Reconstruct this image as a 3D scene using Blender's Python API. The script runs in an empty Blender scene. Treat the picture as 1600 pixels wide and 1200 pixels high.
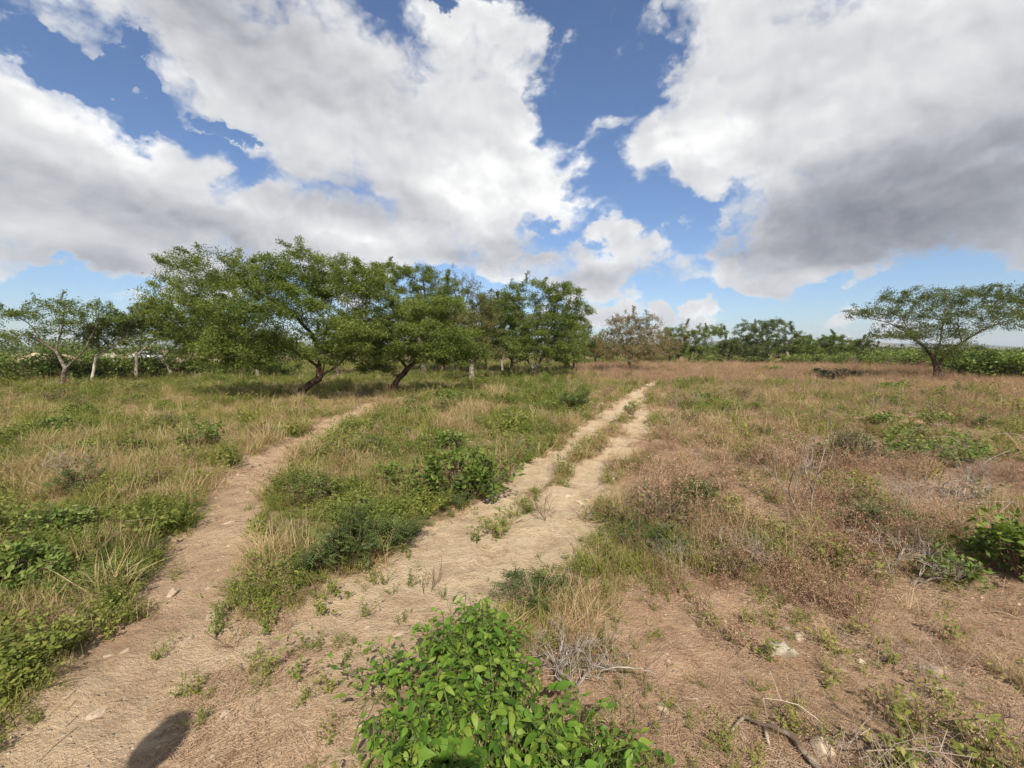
import bpy, math, random
import numpy as np
from mathutils import Vector, noise as mnoise

# ---------------------------------------------------------------- camera, world, sun, exposure
SC = bpy.context.scene
COL = SC.collection
RAD = math.radians
F_PX, CAM_H, PITCH = 708.0, 1.58, RAD(4.2)      # a 16 mm-equivalent phone lens held at eye height
SUN_EL, SUN_AZ = RAD(43.0), RAD(7.3)            # the sun stands behind the camera, a little to the right

cam_d = bpy.data.cameras.new('camera')
cam_d.sensor_width = 36.0
cam_d.lens = 36.0 * F_PX / 1600.0
cam_d.clip_start, cam_d.clip_end = 0.02, 20000.0
cam = bpy.data.objects.new('camera', cam_d)
cam.location = (0, 0, CAM_H)
cam.rotation_euler = (RAD(90) - PITCH, 0, 0)
COL.objects.link(cam)
SC.camera = cam

SC.render.engine = 'CYCLES'
SC.view_settings.view_transform = 'Standard'
SC.view_settings.look = 'None'
SC.view_settings.gamma = 1.0
SC.view_settings.exposure = 0.50
SC.view_settings.use_curve_mapping = False
cy = SC.cycles
cy.max_bounces, cy.diffuse_bounces, cy.glossy_bounces = 4, 2, 1
cy.transmission_bounces, cy.transparent_max_bounces = 3, 6
cy.use_adaptive_sampling = True
cy.adaptive_threshold = 0.018
cy.adaptive_min_samples = 10
cy.use_denoising = True
cy.caustics_reflective = cy.caustics_refractive = False
cy.sample_clamp_indirect = 4.0

_F = np.array([0, math.cos(PITCH), -math.sin(PITCH)])
_U = np.array([0, math.sin(PITCH), math.cos(PITCH)])
_X = np.array([1.0, 0, 0])

def ray(px, py):
    return _F + (px - 800) / F_PX * _X + (600 - py) / F_PX * _U

def ground_at(px, py, z=0.0):
    d = ray(px, py)
    t = (CAM_H - z) / max(-d[2], 1e-4)
    return np.array([d[0] * t, d[1] * t, z])

def at_depth(px, py, y):
    d = ray(px, py)
    t = y / d[1]
    return np.array([d[0] * t, y, CAM_H + d[2] * t])

def unit(v):
    v = np.asarray(v, float)
    return v / np.linalg.norm(v)

class NT:
    """small helper round a node tree"""
    def __init__(s, tree):
        s.t = tree; s.n = tree.nodes; s.l = tree.links
    def add(s, kind, **kw):
        n = s.n.new(kind)
        for k, v in kw.items(): setattr(n, k, v)
        return n
    def put(s, sock, v):
        if isinstance(v, bpy.types.NodeSocket): s.l.new(v, sock)
        elif v is not None: sock.default_value = v
    def math(s, op, a, b=None, c=None, clamp=False):
        n = s.add('ShaderNodeMath', operation=op, use_clamp=clamp)
        for i, v in enumerate((a, b, c)): s.put(n.inputs[i], v)
        return n.outputs[0]
    def vmath(s, op, a, b=None, out=0):
        n = s.add('ShaderNodeVectorMath', operation=op)
        s.put(n.inputs[0], a)
        if op == 'SCALE': s.put(n.inputs['Scale'], b)
        else: s.put(n.inputs[1], b)
        return n.outputs[out]
    def dot(s, a, b): return s.vmath('DOT_PRODUCT', a, b, out='Value')
    def mapr(s, v, a, b, c=0.0, d=1.0, smooth=True):
        n = s.add('ShaderNodeMapRange', interpolation_type='SMOOTHSTEP' if smooth else 'LINEAR', clamp=True)
        s.put(n.inputs[0], v)
        for i, q in enumerate((a, b, c, d)): s.put(n.inputs[1 + i], q)
        return n.outputs[0]
    def mix(s, f, a, b, mode='MIX'):
        n = s.add('ShaderNodeMix', data_type='RGBA', blend_type=mode)
        s.put(n.inputs[0], f)
        s.put(n.inputs[6], a if isinstance(a, bpy.types.NodeSocket) else (*a, 1))
        s.put(n.inputs[7], b if isinstance(b, bpy.types.NodeSocket) else (*b, 1))
        return n.outputs[2]
    def noise(s, vec, scale, detail=4, rough=0.55, dist=0.0, out=0):
        n = s.add('ShaderNodeTexNoise')
        if vec is not None: s.l.new(vec, n.inputs['Vector'])
        n.inputs['Scale'].default_value = scale
        n.inputs['Detail'].default_value = detail
        n.inputs['Roughness'].default_value = rough
        n.inputs['Distortion'].default_value = dist
        return n.outputs[out]
    def attr(s, name, kind='GEOMETRY', out='Fac'):
        n = s.add('ShaderNodeAttribute', attribute_type=kind, attribute_name=name)
        return n.outputs[out]

# --- sky: Nishita with cumulus drawn by direction (centres of cloud masses given as directions)
def sky_ang(px, py):
    d = unit(ray(px, py))
    return math.atan2(d[0], d[1]), math.asin(d[2])

MASSES = [  # x, y, rx, ry, rot, amplitude
    (70, 410, 230, 48, 0, 1.0),
    (1500, 375, 300, 62, 2, 1.05), (1230, 415, 190, 46, 0, 1.1), (1330, 440, 110, 24, 0, .9),
    (455, 225, 150, 70, -28, .9), (250, 260, 160, 60, -32, .85),
    (110, 300, 330, 165, -16, 1.15), (40, 190, 170, 110, -22, .9), (470, 110, 440, 150, -17, 1.1), (380, 10, 300, 60, 0, .8),
    (740, 270, 250, 165, -8, 1.25), (430, 372, 480, 75, 0, 1.1), (850, 260, 110, 130, 0, .9), (740, 70, 120, 70, -20, .7), (150, 420, 260, 55, 0, .75),
    (1410, 150, 480, 215, -4, 1.3), (1080, 236, 150, 95, 0, .85), (1400, 335, 400, 95, 0, 1.05), (1130, 80, 150, 160, 0, .8),
    (975, 412, 130, 34, 0, .95), (915, 396, 55, 30, 0, .85), (1030, 398, 60, 28, 0, .85),
    (935, 478, 70, 34, 0, 1.0), (1042, 492, 30, 26, 0, 1.1), (1092, 494, 34, 26, 0, 1.1),
    (1270, 425, 190, 38, 0, 1.05), (1428, 386, 80, 26, 0, .8), (975, 60, 66, 36, 40, .9), (955, 208, 50, 28, 30, .85), (922, 24, 22, 14, 0, .8),
    (1285, 519, 40, 12, 0, .55), (0, 20, 80, 60, 0, .6), (1370, 524, 60, 10, 0, .5),
]
HOLES = [(870, 352, 70, 22, -12, .5), (1088, 395, 26, 50, 0, .4), (1065, 478, 16, 22, 0, .5), (1010, 462, 40, 16, 0, .6), (1160, 350, 60, 26, -20, .35), (235, 140, 150, 24, -28, .8), (350, 190, 70, 18, -32, .8), (70, 55, 110, 45, -14, .6), (925, 110, 100, 190, 14, .75), (985, 300, 60, 110, 25, .55), (690, 5, 60, 34, 0, .8),
         (1000, 345, 120, 30, 0, .4), (1540, 478, 300, 36, 2, .6), (1120, 470, 110, 18, 0, .5), (760, 440, 160, 25, -4, .5), (110, 462, 240, 24, 0, .5)]
DARKS = [(1420, 330, 420, 150, 6, 1.1), (1200, 380, 190, 60, 0, .75), (1560, 220, 200, 160, 0, .35), (250, 345, 360, 65, -8, .55), (560, 318, 210, 55, -8, .5), (400, 70, 280, 110, -10, .5),
         (770, 400, 170, 36, 0, .5), (960, 432, 150, 22, 0, .4), (120, 405, 240, 40, 0, .5), (1170, 405, 80, 32, 0, .5), (560, 180, 170, 70, 0, .2), (20, 290, 160, 60, 0, .3)]
BRIGHTS = [(740, 290, 110, 90, 0, .5), (120, 180, 190, 70, -22, .35), (1090, 220, 110, 50, 0, .35), (850, 280, 110, 110, 0, .35), (620, 370, 160, 30, 0, .3), (1300, 435, 170, 24, 0, .45)]

def field(nt, q1, q2, blobs, smooth=0.12):
    """soft union of ellipses given in azimuth and elevation; q1 = (a*a, a*e, e*e), q2 = (a, e, 1)"""
    res = None
    for (cx, cyy, rx, ry, rot, amp) in blobs:
        a0, e0 = sky_ang(cx, cyy)
        sx = abs(sky_ang(cx + rx * .5, cyy)[0] - sky_ang(cx - rx * .5, cyy)[0]); sy = abs(sky_ang(cx, cyy + ry * .5)[1] - sky_ang(cx, cyy - ry * .5)[1])
        c, k = math.cos(RAD(rot)), math.sin(RAD(rot))
        A = c * c / sx ** 2 + k * k / sy ** 2; C = k * k / sx ** 2 + c * c / sy ** 2; Bq = 2 * c * k * (1 / sx ** 2 - 1 / sy ** 2)
        k1 = (-amp * A, -amp * Bq, -amp * C)
        k2 = (amp * (2 * A * a0 + Bq * e0), amp * (2 * C * e0 + Bq * a0), amp * (1 - A * a0 * a0 - Bq * a0 * e0 - C * e0 * e0))
        v = nt.math('ADD', nt.dot(q1, k1), nt.dot(q2, k2))
        if res is None: res = v
        elif smooth:
            n = nt.add('ShaderNodeMath', operation='SMOOTH_MAX')
            nt.put(n.inputs[0], res); nt.put(n.inputs[1], v); n.inputs[2].default_value = smooth
            res = n.outputs[0]
        else: res = nt.math('MAXIMUM', res, v)
    return res

def make_world():
    wd = bpy.data.worlds.new('World'); SC.world = wd; wd.use_nodes = True
    nt = NT(wd.node_tree); nt.n.clear()
    out = nt.add('ShaderNodeOutputWorld'); bg = nt.add('ShaderNodeBackground')
    nt.l.new(bg.outputs[0], out.inputs[0])
    sky = nt.add('ShaderNodeTexSky', sky_type='NISHITA', sun_disc=False)
    sky.sun_elevation = SUN_EL
    sky.sun_rotation = RAD(180) - SUN_AZ
    sky.air_density, sky.dust_density, sky.ozone_density, sky.altitude = 1.0, .7, 2.2, 0
    tc = nt.add('ShaderNodeTexCoord')
    v = nt.vmath('NORMALIZE', tc.outputs['Generated'])
    stretch = nt.vmath('MULTIPLY', v, (1.0, 1.0, 1.35))
    warp = nt.noise(stretch, 4.6, 7, .60, out=1)
    w = nt.vmath('MULTIPLY_ADD', warp, (.34, .34, .34)); w.node.inputs[2].default_value = (-.17, -.17, -.17)
    def quad(vec):
        sp = nt.add('ShaderNodeSeparateXYZ'); nt.put(sp.inputs[0], vec)
        az = nt.math('ARCTAN2', sp.outputs[0], sp.outputs[1]); el = nt.math('ARCSINE', sp.outputs[2])
        q1, q2 = nt.add('ShaderNodeCombineXYZ'), nt.add('ShaderNodeCombineXYZ')
        nt.put(q1.inputs[0], nt.math('MULTIPLY', az, az)); nt.put(q1.inputs[1], nt.math('MULTIPLY', az, el)); nt.put(q1.inputs[2], nt.math('MULTIPLY', el, el))
        nt.put(q2.inputs[0], az); nt.put(q2.inputs[1], el); q2.inputs[2].default_value = 1.0
        return q1.outputs[0], q2.outputs[0]
    qw = quad(nt.vmath('ADD', v, w))
    mass = field(nt, *qw, MASSES)
    hole = nt.math('MAXIMUM', field(nt, *qw, HOLES, 0), 0.0)
    mass = nt.math('MULTIPLY', nt.math('MINIMUM', mass, 1.0), .72)
    mass = nt.math('MAXIMUM', nt.math('SUBTRACT', mass, nt.math('MULTIPLY', hole, 1.3)), -.85)
    # away from the masses in view the same kind of broken cumulus goes on all round
    low = nt.noise(nt.vmath('MULTIPLY', v, (1.0, 1.0, 1.4)), 2.3, 2, .5)
    sep = nt.add('ShaderNodeSeparateXYZ'); nt.put(sep.inputs[0], v)
    other = nt.math('MAXIMUM', nt.mapr(sep.outputs[1], .05, .5, 1.0, 0.0), nt.mapr(sep.outputs[2], .66, .85, 0.0, 1.0))
    mixf = nt.add('ShaderNodeMix', data_type='FLOAT')
    nt.put(mixf.inputs[0], other); nt.put(mixf.inputs[2], mass); nt.put(mixf.inputs[3], nt.math('MULTIPLY_ADD', low, 3.4, -1.55))
    mass = mixf.outputs[0]
    sv = nt.vmath('ADD', stretch, nt.vmath('SCALE', w, .28))
    def puffs(vec):
        fb = nt.noise(vec, 7.5, 8, .60)
        vor = nt.add('ShaderNodeTexVoronoi', feature='F1')
        nt.put(vor.inputs['Vector'], vec)
        vor.inputs['Scale'].default_value = 15.0; vor.inputs['Detail'].default_value = 3.0; vor.inputs['Roughness'].default_value = .48; vor.inputs['Lacunarity'].default_value = 2.3
        n = nt.math('MULTIPLY_ADD', fb, 2.0, -1.0)
        return nt.math('ADD', n, nt.math('MULTIPLY_ADD', vor.outputs['Distance'], -.9, .42))
    n0 = puffs(sv)
    n1 = nt.math('MULTIPLY_ADD', nt.noise(nt.vmath('ADD', sv, (.010, -.010, .026)), 6.5, 6, .55), 1.7, -.85)
    n2 = nt.math('MULTIPLY_ADD', nt.noise(sv, 6.5, 6, .55), 1.7, -.85)
    d0 = nt.math('ADD', nt.math('MULTIPLY_ADD', n0, .55, mass), .40)
    alpha = nt.mapr(d0, -.10, .62)
    relief = nt.math('SUBTRACT', n2, n1)                 # billows are lighter on the side turned to the sun
    qv = quad(v)
    dark = nt.math('MAXIMUM', field(nt, *qv, DARKS, .2), 0.0)
    brt = nt.math('MAXIMUM', field(nt, *qv, BRIGHTS, .2), 0.0)
    thick = nt.mapr(d0, .1, 1.2)
    lit = nt.math('MULTIPLY_ADD', relief, .55, .93)
    lit = nt.math('ADD', lit, nt.math('MULTIPLY', n0, .13))
    lit = nt.math('SUBTRACT', lit, nt.math('MULTIPLY', thick, .17))
    lit = nt.math('SUBTRACT', lit, nt.math('MULTIPLY', nt.mapr(dark, 0, 1.0, smooth=False), .52))
    lit = nt.math('ADD', lit, nt.math('MULTIPLY', brt, .45), clamp=True)
    ramp = nt.add('ShaderNodeValToRGB')
    nt.put(ramp.inputs[0], lit)
    e = ramp.color_ramp.elements
    e[0].position, e[0].color = 0.0, (.15, .16, .195, 1)
    e[1].position, e[1].color = 1.0, (.86, .86, .855, 1)
    m = e.new(.35); m.color = (.315, .325, .362, 1)
    m = e.new(.68); m.color = (.56, .565, .585, 1)
    m = e.new(.85); m.color = (.68, .682, .69, 1)
    cl = nt.vmath('SCALE', ramp.outputs[0], 9.5)
    sky_c = nt.mix(1.0, sky.outputs[0], (.82, .90, 1.04), 'MULTIPLY')
    nt.put(bg.inputs[0], nt.mix(alpha, sky_c, cl))
    bg.inputs[1].default_value = 0.09
    wd.cycles.sampling_method = 'MANUAL'; wd.cycles.sample_map_resolution = 512
make_world()

sun_d = bpy.data.lights.new('sun', 'SUN')
sun_d.energy = 4.9; sun_d.angle = RAD(.55); sun_d.color = (1.0, .935, .82)
sun = bpy.data.objects.new('sun', sun_d)
sun_vec = Vector((math.sin(SUN_AZ) * math.cos(SUN_EL), -math.cos(SUN_AZ) * math.cos(SUN_EL), math.sin(SUN_EL)))
sun.rotation_euler = sun_vec.to_track_quat('Z', 'Y').to_euler()
sun.location = sun_vec * 60
COL.objects.link(sun)

# ---------------------------------------------------------------- helpers
random.seed(7)
rng = np.random.default_rng(11)

def vnoise(x, y, scale=1.0, seed=0):
    x = np.asarray(x, float) * scale; y = np.asarray(y, float) * scale
    xi, yi = np.floor(x).astype(np.int64), np.floor(y).astype(np.int64)
    fx, fy = x - xi, y - yi
    fx, fy = fx * fx * (3 - 2 * fx), fy * fy * (3 - 2 * fy)
    def h(a, b):
        n = (a * 374761393 + b * 668265263 + seed * 144665) & 0x7fffffff
        n = ((n ^ (n >> 13)) * 1274126177) & 0x7fffffff
        return ((n ^ (n >> 16)) & 0xffff) / 65535.0
    return (h(xi, yi) * (1 - fx) + h(xi + 1, yi) * fx) * (1 - fy) + (h(xi, yi + 1) * (1 - fx) + h(xi + 1, yi + 1) * fx) * fy

def fbm(x, y, scale=1.0, oct=4, seed=0, gain=.5):
    s = 0.0; a = 1.0; t = 0.0
    for i in range(oct):
        s = s + a * vnoise(x, y, scale * 2 ** i, seed + i * 17); t += a; a *= gain
    return s / t

def sstep(v, a, b):
    t = np.clip((np.asarray(v, float) - a) / (b - a), 0, 1)
    return t * t * (3 - 2 * t)

def mesh_np(name, V, F, attrs=None, smooth=False):
    """V (n,3); F list of arrays (m,k) of faces with k corners"""
    me = bpy.data.meshes.new(name)
    V = np.ascontiguousarray(V, dtype=np.float32)
    if isinstance(F, np.ndarray): F = [F]
    F = [f for f in F if len(f)]
    me.vertices.add(len(V)); me.vertices.foreach_set('co', V.ravel())
    nl = sum(f.size for f in F); npoly = sum(len(f) for f in F)
    me.loops.add(nl); me.polygons.add(npoly)
    me.loops.foreach_set('vertex_index', np.concatenate([f.ravel() for f in F]).astype(np.int32))
    tot = np.concatenate([np.full(len(f), f.shape[1], np.int32) for f in F])
    start = np.concatenate([[0], np.cumsum(tot)[:-1]]).astype(np.int32)
    me.polygons.foreach_set('loop_start', start)
    try: me.polygons.foreach_set('loop_total', tot)
    except Exception: pass
    me.update(calc_edges=True)
    if smooth: me.polygons.foreach_set('use_smooth', np.ones(npoly, bool))
    for k, a in (attrs or {}).items():
        at = me.attributes.new(k, 'FLOAT', 'POINT')
        at.data.foreach_set('value', np.ascontiguousarray(a, dtype=np.float32))
    return me

def obj(name, me, mat=None, parent=None, label=None, cat=None, group=None, kind=None, loc=None):
    o = bpy.data.objects.new(name, me)
    COL.objects.link(o)
    if mat is not None and me is not None and not me.materials: me.materials.append(mat)
    if parent is not None: o.parent = parent
    if loc is not None: o.location = loc
    if label: o['label'] = label
    if cat: o['category'] = cat
    if group: o['group'] = group
    if kind: o['kind'] = kind
    return o

def empty(name, loc, label, cat, group=None):
    o = obj(name, None, loc=loc, label=label, cat=cat, group=group)
    o.empty_display_size = .2
    return o

class Soup:
    """collects pieces into one mesh"""
    def __init__(s): s.V = []; s.F = {}; s.A = []; s.n = 0
    def add(s, V, F, a=0.0):
        V = np.asarray(V, float); F = np.asarray(F, np.int64)
        s.V.append(V); s.F.setdefault(F.shape[1], []).append(F + s.n)
        s.A.append(np.broadcast_to(np.asarray(a, float), (len(V),)))
        s.n += len(V)
    def mesh(s, name, smooth=False, attr='tint'):
        return mesh_np(name, np.concatenate(s.V), [np.concatenate(f) for f in s.F.values()], {attr: np.concatenate(s.A)}, smooth)

def prisms(P0, P1, R0, R1, k):
    """k-sided open tubes for many edges at once"""
    n = len(P0)
    d = P1 - P0; L = np.linalg.norm(d, axis=1, keepdims=True) + 1e-9; d = d / L
    ref = np.where(np.abs(d[:, 2:3]) < .9, [[0, 0, 1.0]], [[1.0, 0, 0]])
    u = np.cross(d, ref); u /= np.linalg.norm(u, axis=1, keepdims=True) + 1e-9
    w = np.cross(d, u)
    an = np.arange(k) * 2 * math.pi / k
    ring = u[:, None, :] * np.cos(an)[None, :, None] + w[:, None, :] * np.sin(an)[None, :, None]
    A = P0[:, None, :] + ring * R0[:, None, None]
    B = P1[:, None, :] + ring * R1[:, None, None]
    V = np.concatenate([A, B], axis=1).reshape(-1, 3)
    i = np.arange(k); j = (i + 1) % k
    f = np.stack([i, j, j + k, i + k], 1)
    F = (f[None] + (np.arange(n) * 2 * k)[:, None, None]).reshape(-1, 4)
    return V, F

def tube(pts, rad, k=7, jitter=0.0, seed=0):
    """one closed tube along a polyline, uneven like bark"""
    pts = np.asarray(pts, float); n = len(pts)
    r_ = np.random.default_rng(seed)
    t = np.gradient(pts, axis=0); t /= np.linalg.norm(t, axis=1, keepdims=True) + 1e-9
    ref = np.array([.3, .9, .25]); V = []
    for i in range(n):
        u = np.cross(t[i], ref); u /= np.linalg.norm(u) + 1e-9; w = np.cross(t[i], u)
        for a in range(k):
            an = 2 * math.pi * a / k
            rr = rad[i] * (1 + jitter * (r_.random() - .5) * 2)
            V.append(pts[i] + rr * (math.cos(an) * u + math.sin(an) * w))
    V.append(pts[0]); V.append(pts[-1])
    F = []
    for i in range(n - 1):
        for a in range(k):
            b = (a + 1) % k
            F.append((i * k + a, i * k + b, (i + 1) * k + b, (i + 1) * k + a))
    C = [((a + 1) % k, a, n * k, n * k) for a in range(k)] + [((n - 1) * k + a, (n - 1) * k + (a + 1) % k, n * k + 1, n * k + 1) for a in range(k)]
    T = np.array([c[:3] for c in C])
    return np.array(V), np.array(F), T

def resample(pts, step):
    pts = np.asarray(pts, float)
    # Catmull-Rom through the points
    P = np.vstack([2 * pts[0] - pts[1], pts, 2 * pts[-1] - pts[-2]])
    out = [pts[0]]
    for i in range(len(pts) - 1):
        p0, p1, p2, p3 = P[i:i + 4]
        m = max(1, int(np.linalg.norm(p2 - p1) / step))
        for j in range(1, m + 1):
            t = j / m
            out.append(.5 * ((2 * p1) + (-p0 + p2) * t + (2 * p0 - 5 * p1 + 4 * p2 - p3) * t * t + (-p0 + 3 * p1 - 3 * p2 + p3) * t ** 3))
    return np.array(out)

def leaf_quads(C, D, N, L, W, tint):
    """rhombic leaves: base C, direction D, normal N"""
    D = D / (np.linalg.norm(D, axis=1, keepdims=True) + 1e-9)
    S = np.cross(N, D); S /= np.linalg.norm(S, axis=1, keepdims=True) + 1e-9
    L = np.broadcast_to(L, len(C))[:, None]; W = np.broadcast_to(W, len(C))[:, None]
    V = np.stack([C, C + D * L * .5 + S * W * .5, C + D * L, C + D * L * .5 - S * W * .5], 1).reshape(-1, 3)
    F = np.arange(len(V)).reshape(-1, 4)
    return V, F, np.repeat(tint, 4)

# ---------------------------------------------------------------- materials
def mat_new(name):
    m = bpy.data.materials.new(name); m.use_nodes = True
    nt = NT(m.node_tree)
    b = nt.n['Principled BSDF']
    return m, nt, b, nt.n['Material Output']

def leaf_mat(name, cols, rough=.55, trans=.3, inst=False, rand=.35, spec=.25, each=0.0):
    """foliage: colour from a per-leaf value, thin translucent blades"""
    m, nt, b, out = mat_new(name)
    t = nt.attr('tint')
    if inst:
        t2 = nt.attr('tint', 'INSTANCER')
        oi = nt.add('ShaderNodeObjectInfo')
        t = nt.math('ADD', nt.math('MULTIPLY', t, .45), nt.math('MULTIPLY', t2, .55))
        t = nt.math('ADD', t, nt.math('MULTIPLY_ADD', oi.outputs['Random'], rand, -rand / 2), clamp=True)
    if each:
        oi = nt.add('ShaderNodeObjectInfo')
        t = nt.math('ADD', t, nt.math('MULTIPLY_ADD', oi.outputs['Random'], each, -each / 2), clamp=True)
    r = nt.add('ShaderNodeValToRGB'); nt.put(r.inputs[0], t)
    e = r.color_ramp.elements
    e[0].position, e[0].color = 0, (*cols[0], 1); e[1].position, e[1].color = 1, (*cols[-1], 1)
    for i, c in enumerate(cols[1:-1]):
        q = e.new((i + 1) / (len(cols) - 1)); q.color = (*c, 1)
    nt.put(b.inputs['Base Color'], r.outputs[0])
    b.inputs['Roughness'].default_value = rough
    b.inputs['Specular IOR Level'].default_value = spec
    tr = nt.add('ShaderNodeBsdfTranslucent')
    tcol = nt.mix(1.0, r.outputs[0], (1.25, 1.35, .55), 'MULTIPLY')
    nt.put(tr.inputs[0], tcol)
    mx = nt.add('ShaderNodeMixShader'); mx.inputs[0].default_value = trans
    nt.l.new(b.outputs[0], mx.inputs[1]); nt.l.new(tr.outputs[0], mx.inputs[2])
    nt.l.new(mx.outputs[0], out.inputs[0])
    return m

def rough_mat(name, c1, c2, scale=8, bump=.4, rough=.9, c3=None, dist=.02, detail=5):
    m, nt, b, out = mat_new(name)
    tc = nt.add('ShaderNodeTexCoord')
    v = tc.outputs['Object']
    n = nt.noise(v, scale, detail, .6)
    col = nt.mix(nt.mapr(n, .35, .65), c1, c2)
    if c3 is not None:
        col = nt.mix(nt.mapr(nt.noise(v, scale * .35, 3), .5, .62), col, c3)
    nt.put(b.inputs['Base Color'], col)
    b.inputs['Roughness'].default_value = rough
    b.inputs['Specular IOR Level'].default_value = .2
    bp = nt.add('ShaderNodeBump'); bp.inputs['Strength'].default_value = bump; bp.inputs['Distance'].default_value = dist
    nt.put(bp.inputs['Height'], nt.noise(v, scale * 2.5, 6, .65)); nt.l.new(bp.outputs[0], b.inputs['Normal'])
    return m

def plain_mat(name, c, rough=.5, metal=0.0, spec=.5):
    m, nt, b, out = mat_new(name)
    tc = nt.add('ShaderNodeTexCoord')
    n = nt.noise(tc.outputs['Object'], 3.0, 4, .6)
    nt.put(b.inputs['Base Color'], nt.mix(nt.mapr(n, .3, .7), tuple(x * .82 for x in c), c))
    b.inputs['Roughness'].default_value = rough; b.inputs['Metallic'].default_value = metal
    b.inputs['Specular IOR Level'].default_value = spec
    return m

BARK = rough_mat('bark_brown', (.055, .040, .030), (.15, .115, .085), 9, .8, .95, (.20, .175, .145))
BARK_RED = rough_mat('bark_reddish', (.050, .030, .024), (.13, .080, .060), 9, .8, .95)
BARK_PALE = rough_mat('bark_pale', (.16, .135, .10), (.30, .265, .21), 7, .5, .9, (.13, .105, .075))
BARK_WHITE = rough_mat('bark_white', (.30, .28, .23), (.52, .50, .43), 7, .5, .9, (.22, .19, .14))
TWIG = rough_mat('dry_twig_grey', (.20, .165, .13), (.38, .33, .28), 14, .3, .9)
TWIG_BROWN = rough_mat('dry_twig_brown', (.11, .072, .048), (.23, .16, .11), 14, .3, .9)
LEAF_ACACIA = leaf_mat('acacia_leaf', [(.058, .087, .018), (.107, .147, .027), (.164, .200, .042), (.220, .235, .062)], trans=.36)
LEAF_ACACIA_DARK = leaf_mat('acacia_leaf_dark', [(.048, .072, .020), (.082, .110, .028), (.124, .148, .040), (.160, .172, .058)], trans=.32)
LEAF_OLIVE = leaf_mat('olive_leaf', [(.085, .090, .030), (.125, .125, .040), (.165, .150, .055), (.19, .165, .075)], trans=.3)
LEAF_GREY = leaf_mat('half_bare_leaf', [(.10, .105, .055), (.14, .135, .075), (.18, .165, .10)], trans=.25)
LEAF_TAN = leaf_mat('withered_leaf', [(.13, .105, .045), (.185, .145, .065), (.245, .190, .095)], trans=.25)
LEAF_THICKET = leaf_mat('thicket_leaf', [(.060, .105, .022), (.115, .170, .034), (.185, .235, .052), (.255, .285, .085)], trans=.32)
LEAF_BRIGHT = leaf_mat('bright_shrub_leaf', [(.055, .098, .016), (.098, .150, .024), (.150, .195, .034), (.20, .225, .05)], trans=.32, rough=.6)
LEAF_BLUE = leaf_mat('feathery_leaf', [(.045, .072, .020), (.078, .110, .028), (.125, .150, .042)], trans=.25)
LEAF_BLACKISH = leaf_mat('dark_mound_leaf', [(.018, .026, .014), (.030, .040, .020), (.045, .055, .028)], trans=.15)  # blackish green is the mound bush's own leaf colour

# ---------------------------------------------------------------- terrain: paths, heights, cover
def W(pts): return np.array([ground_at(*p)[:2] for p in pts])

LEFT_PATH = [(150, 1230, .70), (215, 1120, .60), (245, 1020, .42), (290, 920, .30), (325, 840, .31), (365, 780, .30), (410, 735, .33), (458, 698, .35), (510, 668, .34), (556, 645, .32), (590, 630, .36)]
RUT_LEFT = [(270, 1180, .85), (310, 1120, .75), (430, 1050, .58), (520, 985, .48), (600, 925, .44), (680, 866, .40), (744, 814, .30), (800, 770, .27), (854, 730, .28), (900, 692, .27), (948, 655, .27), (985, 625, .26), (1012, 604, .24), (1030, 594, .16)]
RUT_RIGHT = [(640, 940, .50), (740, 886, .56), (815, 842, .54), (878, 797, .40), (908, 760, .26), (936, 727, .25), (966, 697, .26), (994, 664, .26), (1003, 640, .20), (1006, 618, .14)]
SIDE_SPUR = [(850, 790, .30), (930, 772, .24), (1005, 762, .2)]

def poly_mask(x, y, line, soft=.42, wob=.26, seed=3):
    P = W([(a, b) for a, b, c in line]); R = np.array([c for a, b, c in line])
    best = np.full(np.shape(x), 9.0)
    xw = x + (fbm(x, y, 1.3, 3, seed) - .5) * wob * 2.2 + (fbm(x, y, 5, 3, seed + 9) - .5) * wob * 1.5
    yw = y + (fbm(x, y, 1.3, 3, seed + 5) - .5) * wob * 2.2
    for i in range(len(P) - 1):
        a, b = P[i], P[i + 1]; d = b - a
        t = np.clip(((xw - a[0]) * d[0] + (yw - a[1]) * d[1]) / (d @ d), 0, 1)
        q = np.hypot(xw - a[0] - d[0] * t, yw - a[1] - d[1] * t) / (R[i] + (R[i + 1] - R[i]) * t)
        best = np.minimum(best, q)
    return 1 - sstep(best, 1 - soft, 1 + soft)

def left_path(x, y): return poly_mask(x, y, LEFT_PATH, seed=3)
def track(x, y):
    return np.maximum.reduce([poly_mask(x, y, RUT_LEFT, seed=21), poly_mask(x, y, RUT_RIGHT, seed=22), poly_mask(x, y, SIDE_SPUR, seed=23) * .8])

def spot(x, y, px, py, rx, ry):
    c = ground_at(px, py)
    return np.exp(-(((x - c[0]) / rx) ** 2 + ((y - c[1]) / ry) ** 2))

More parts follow.
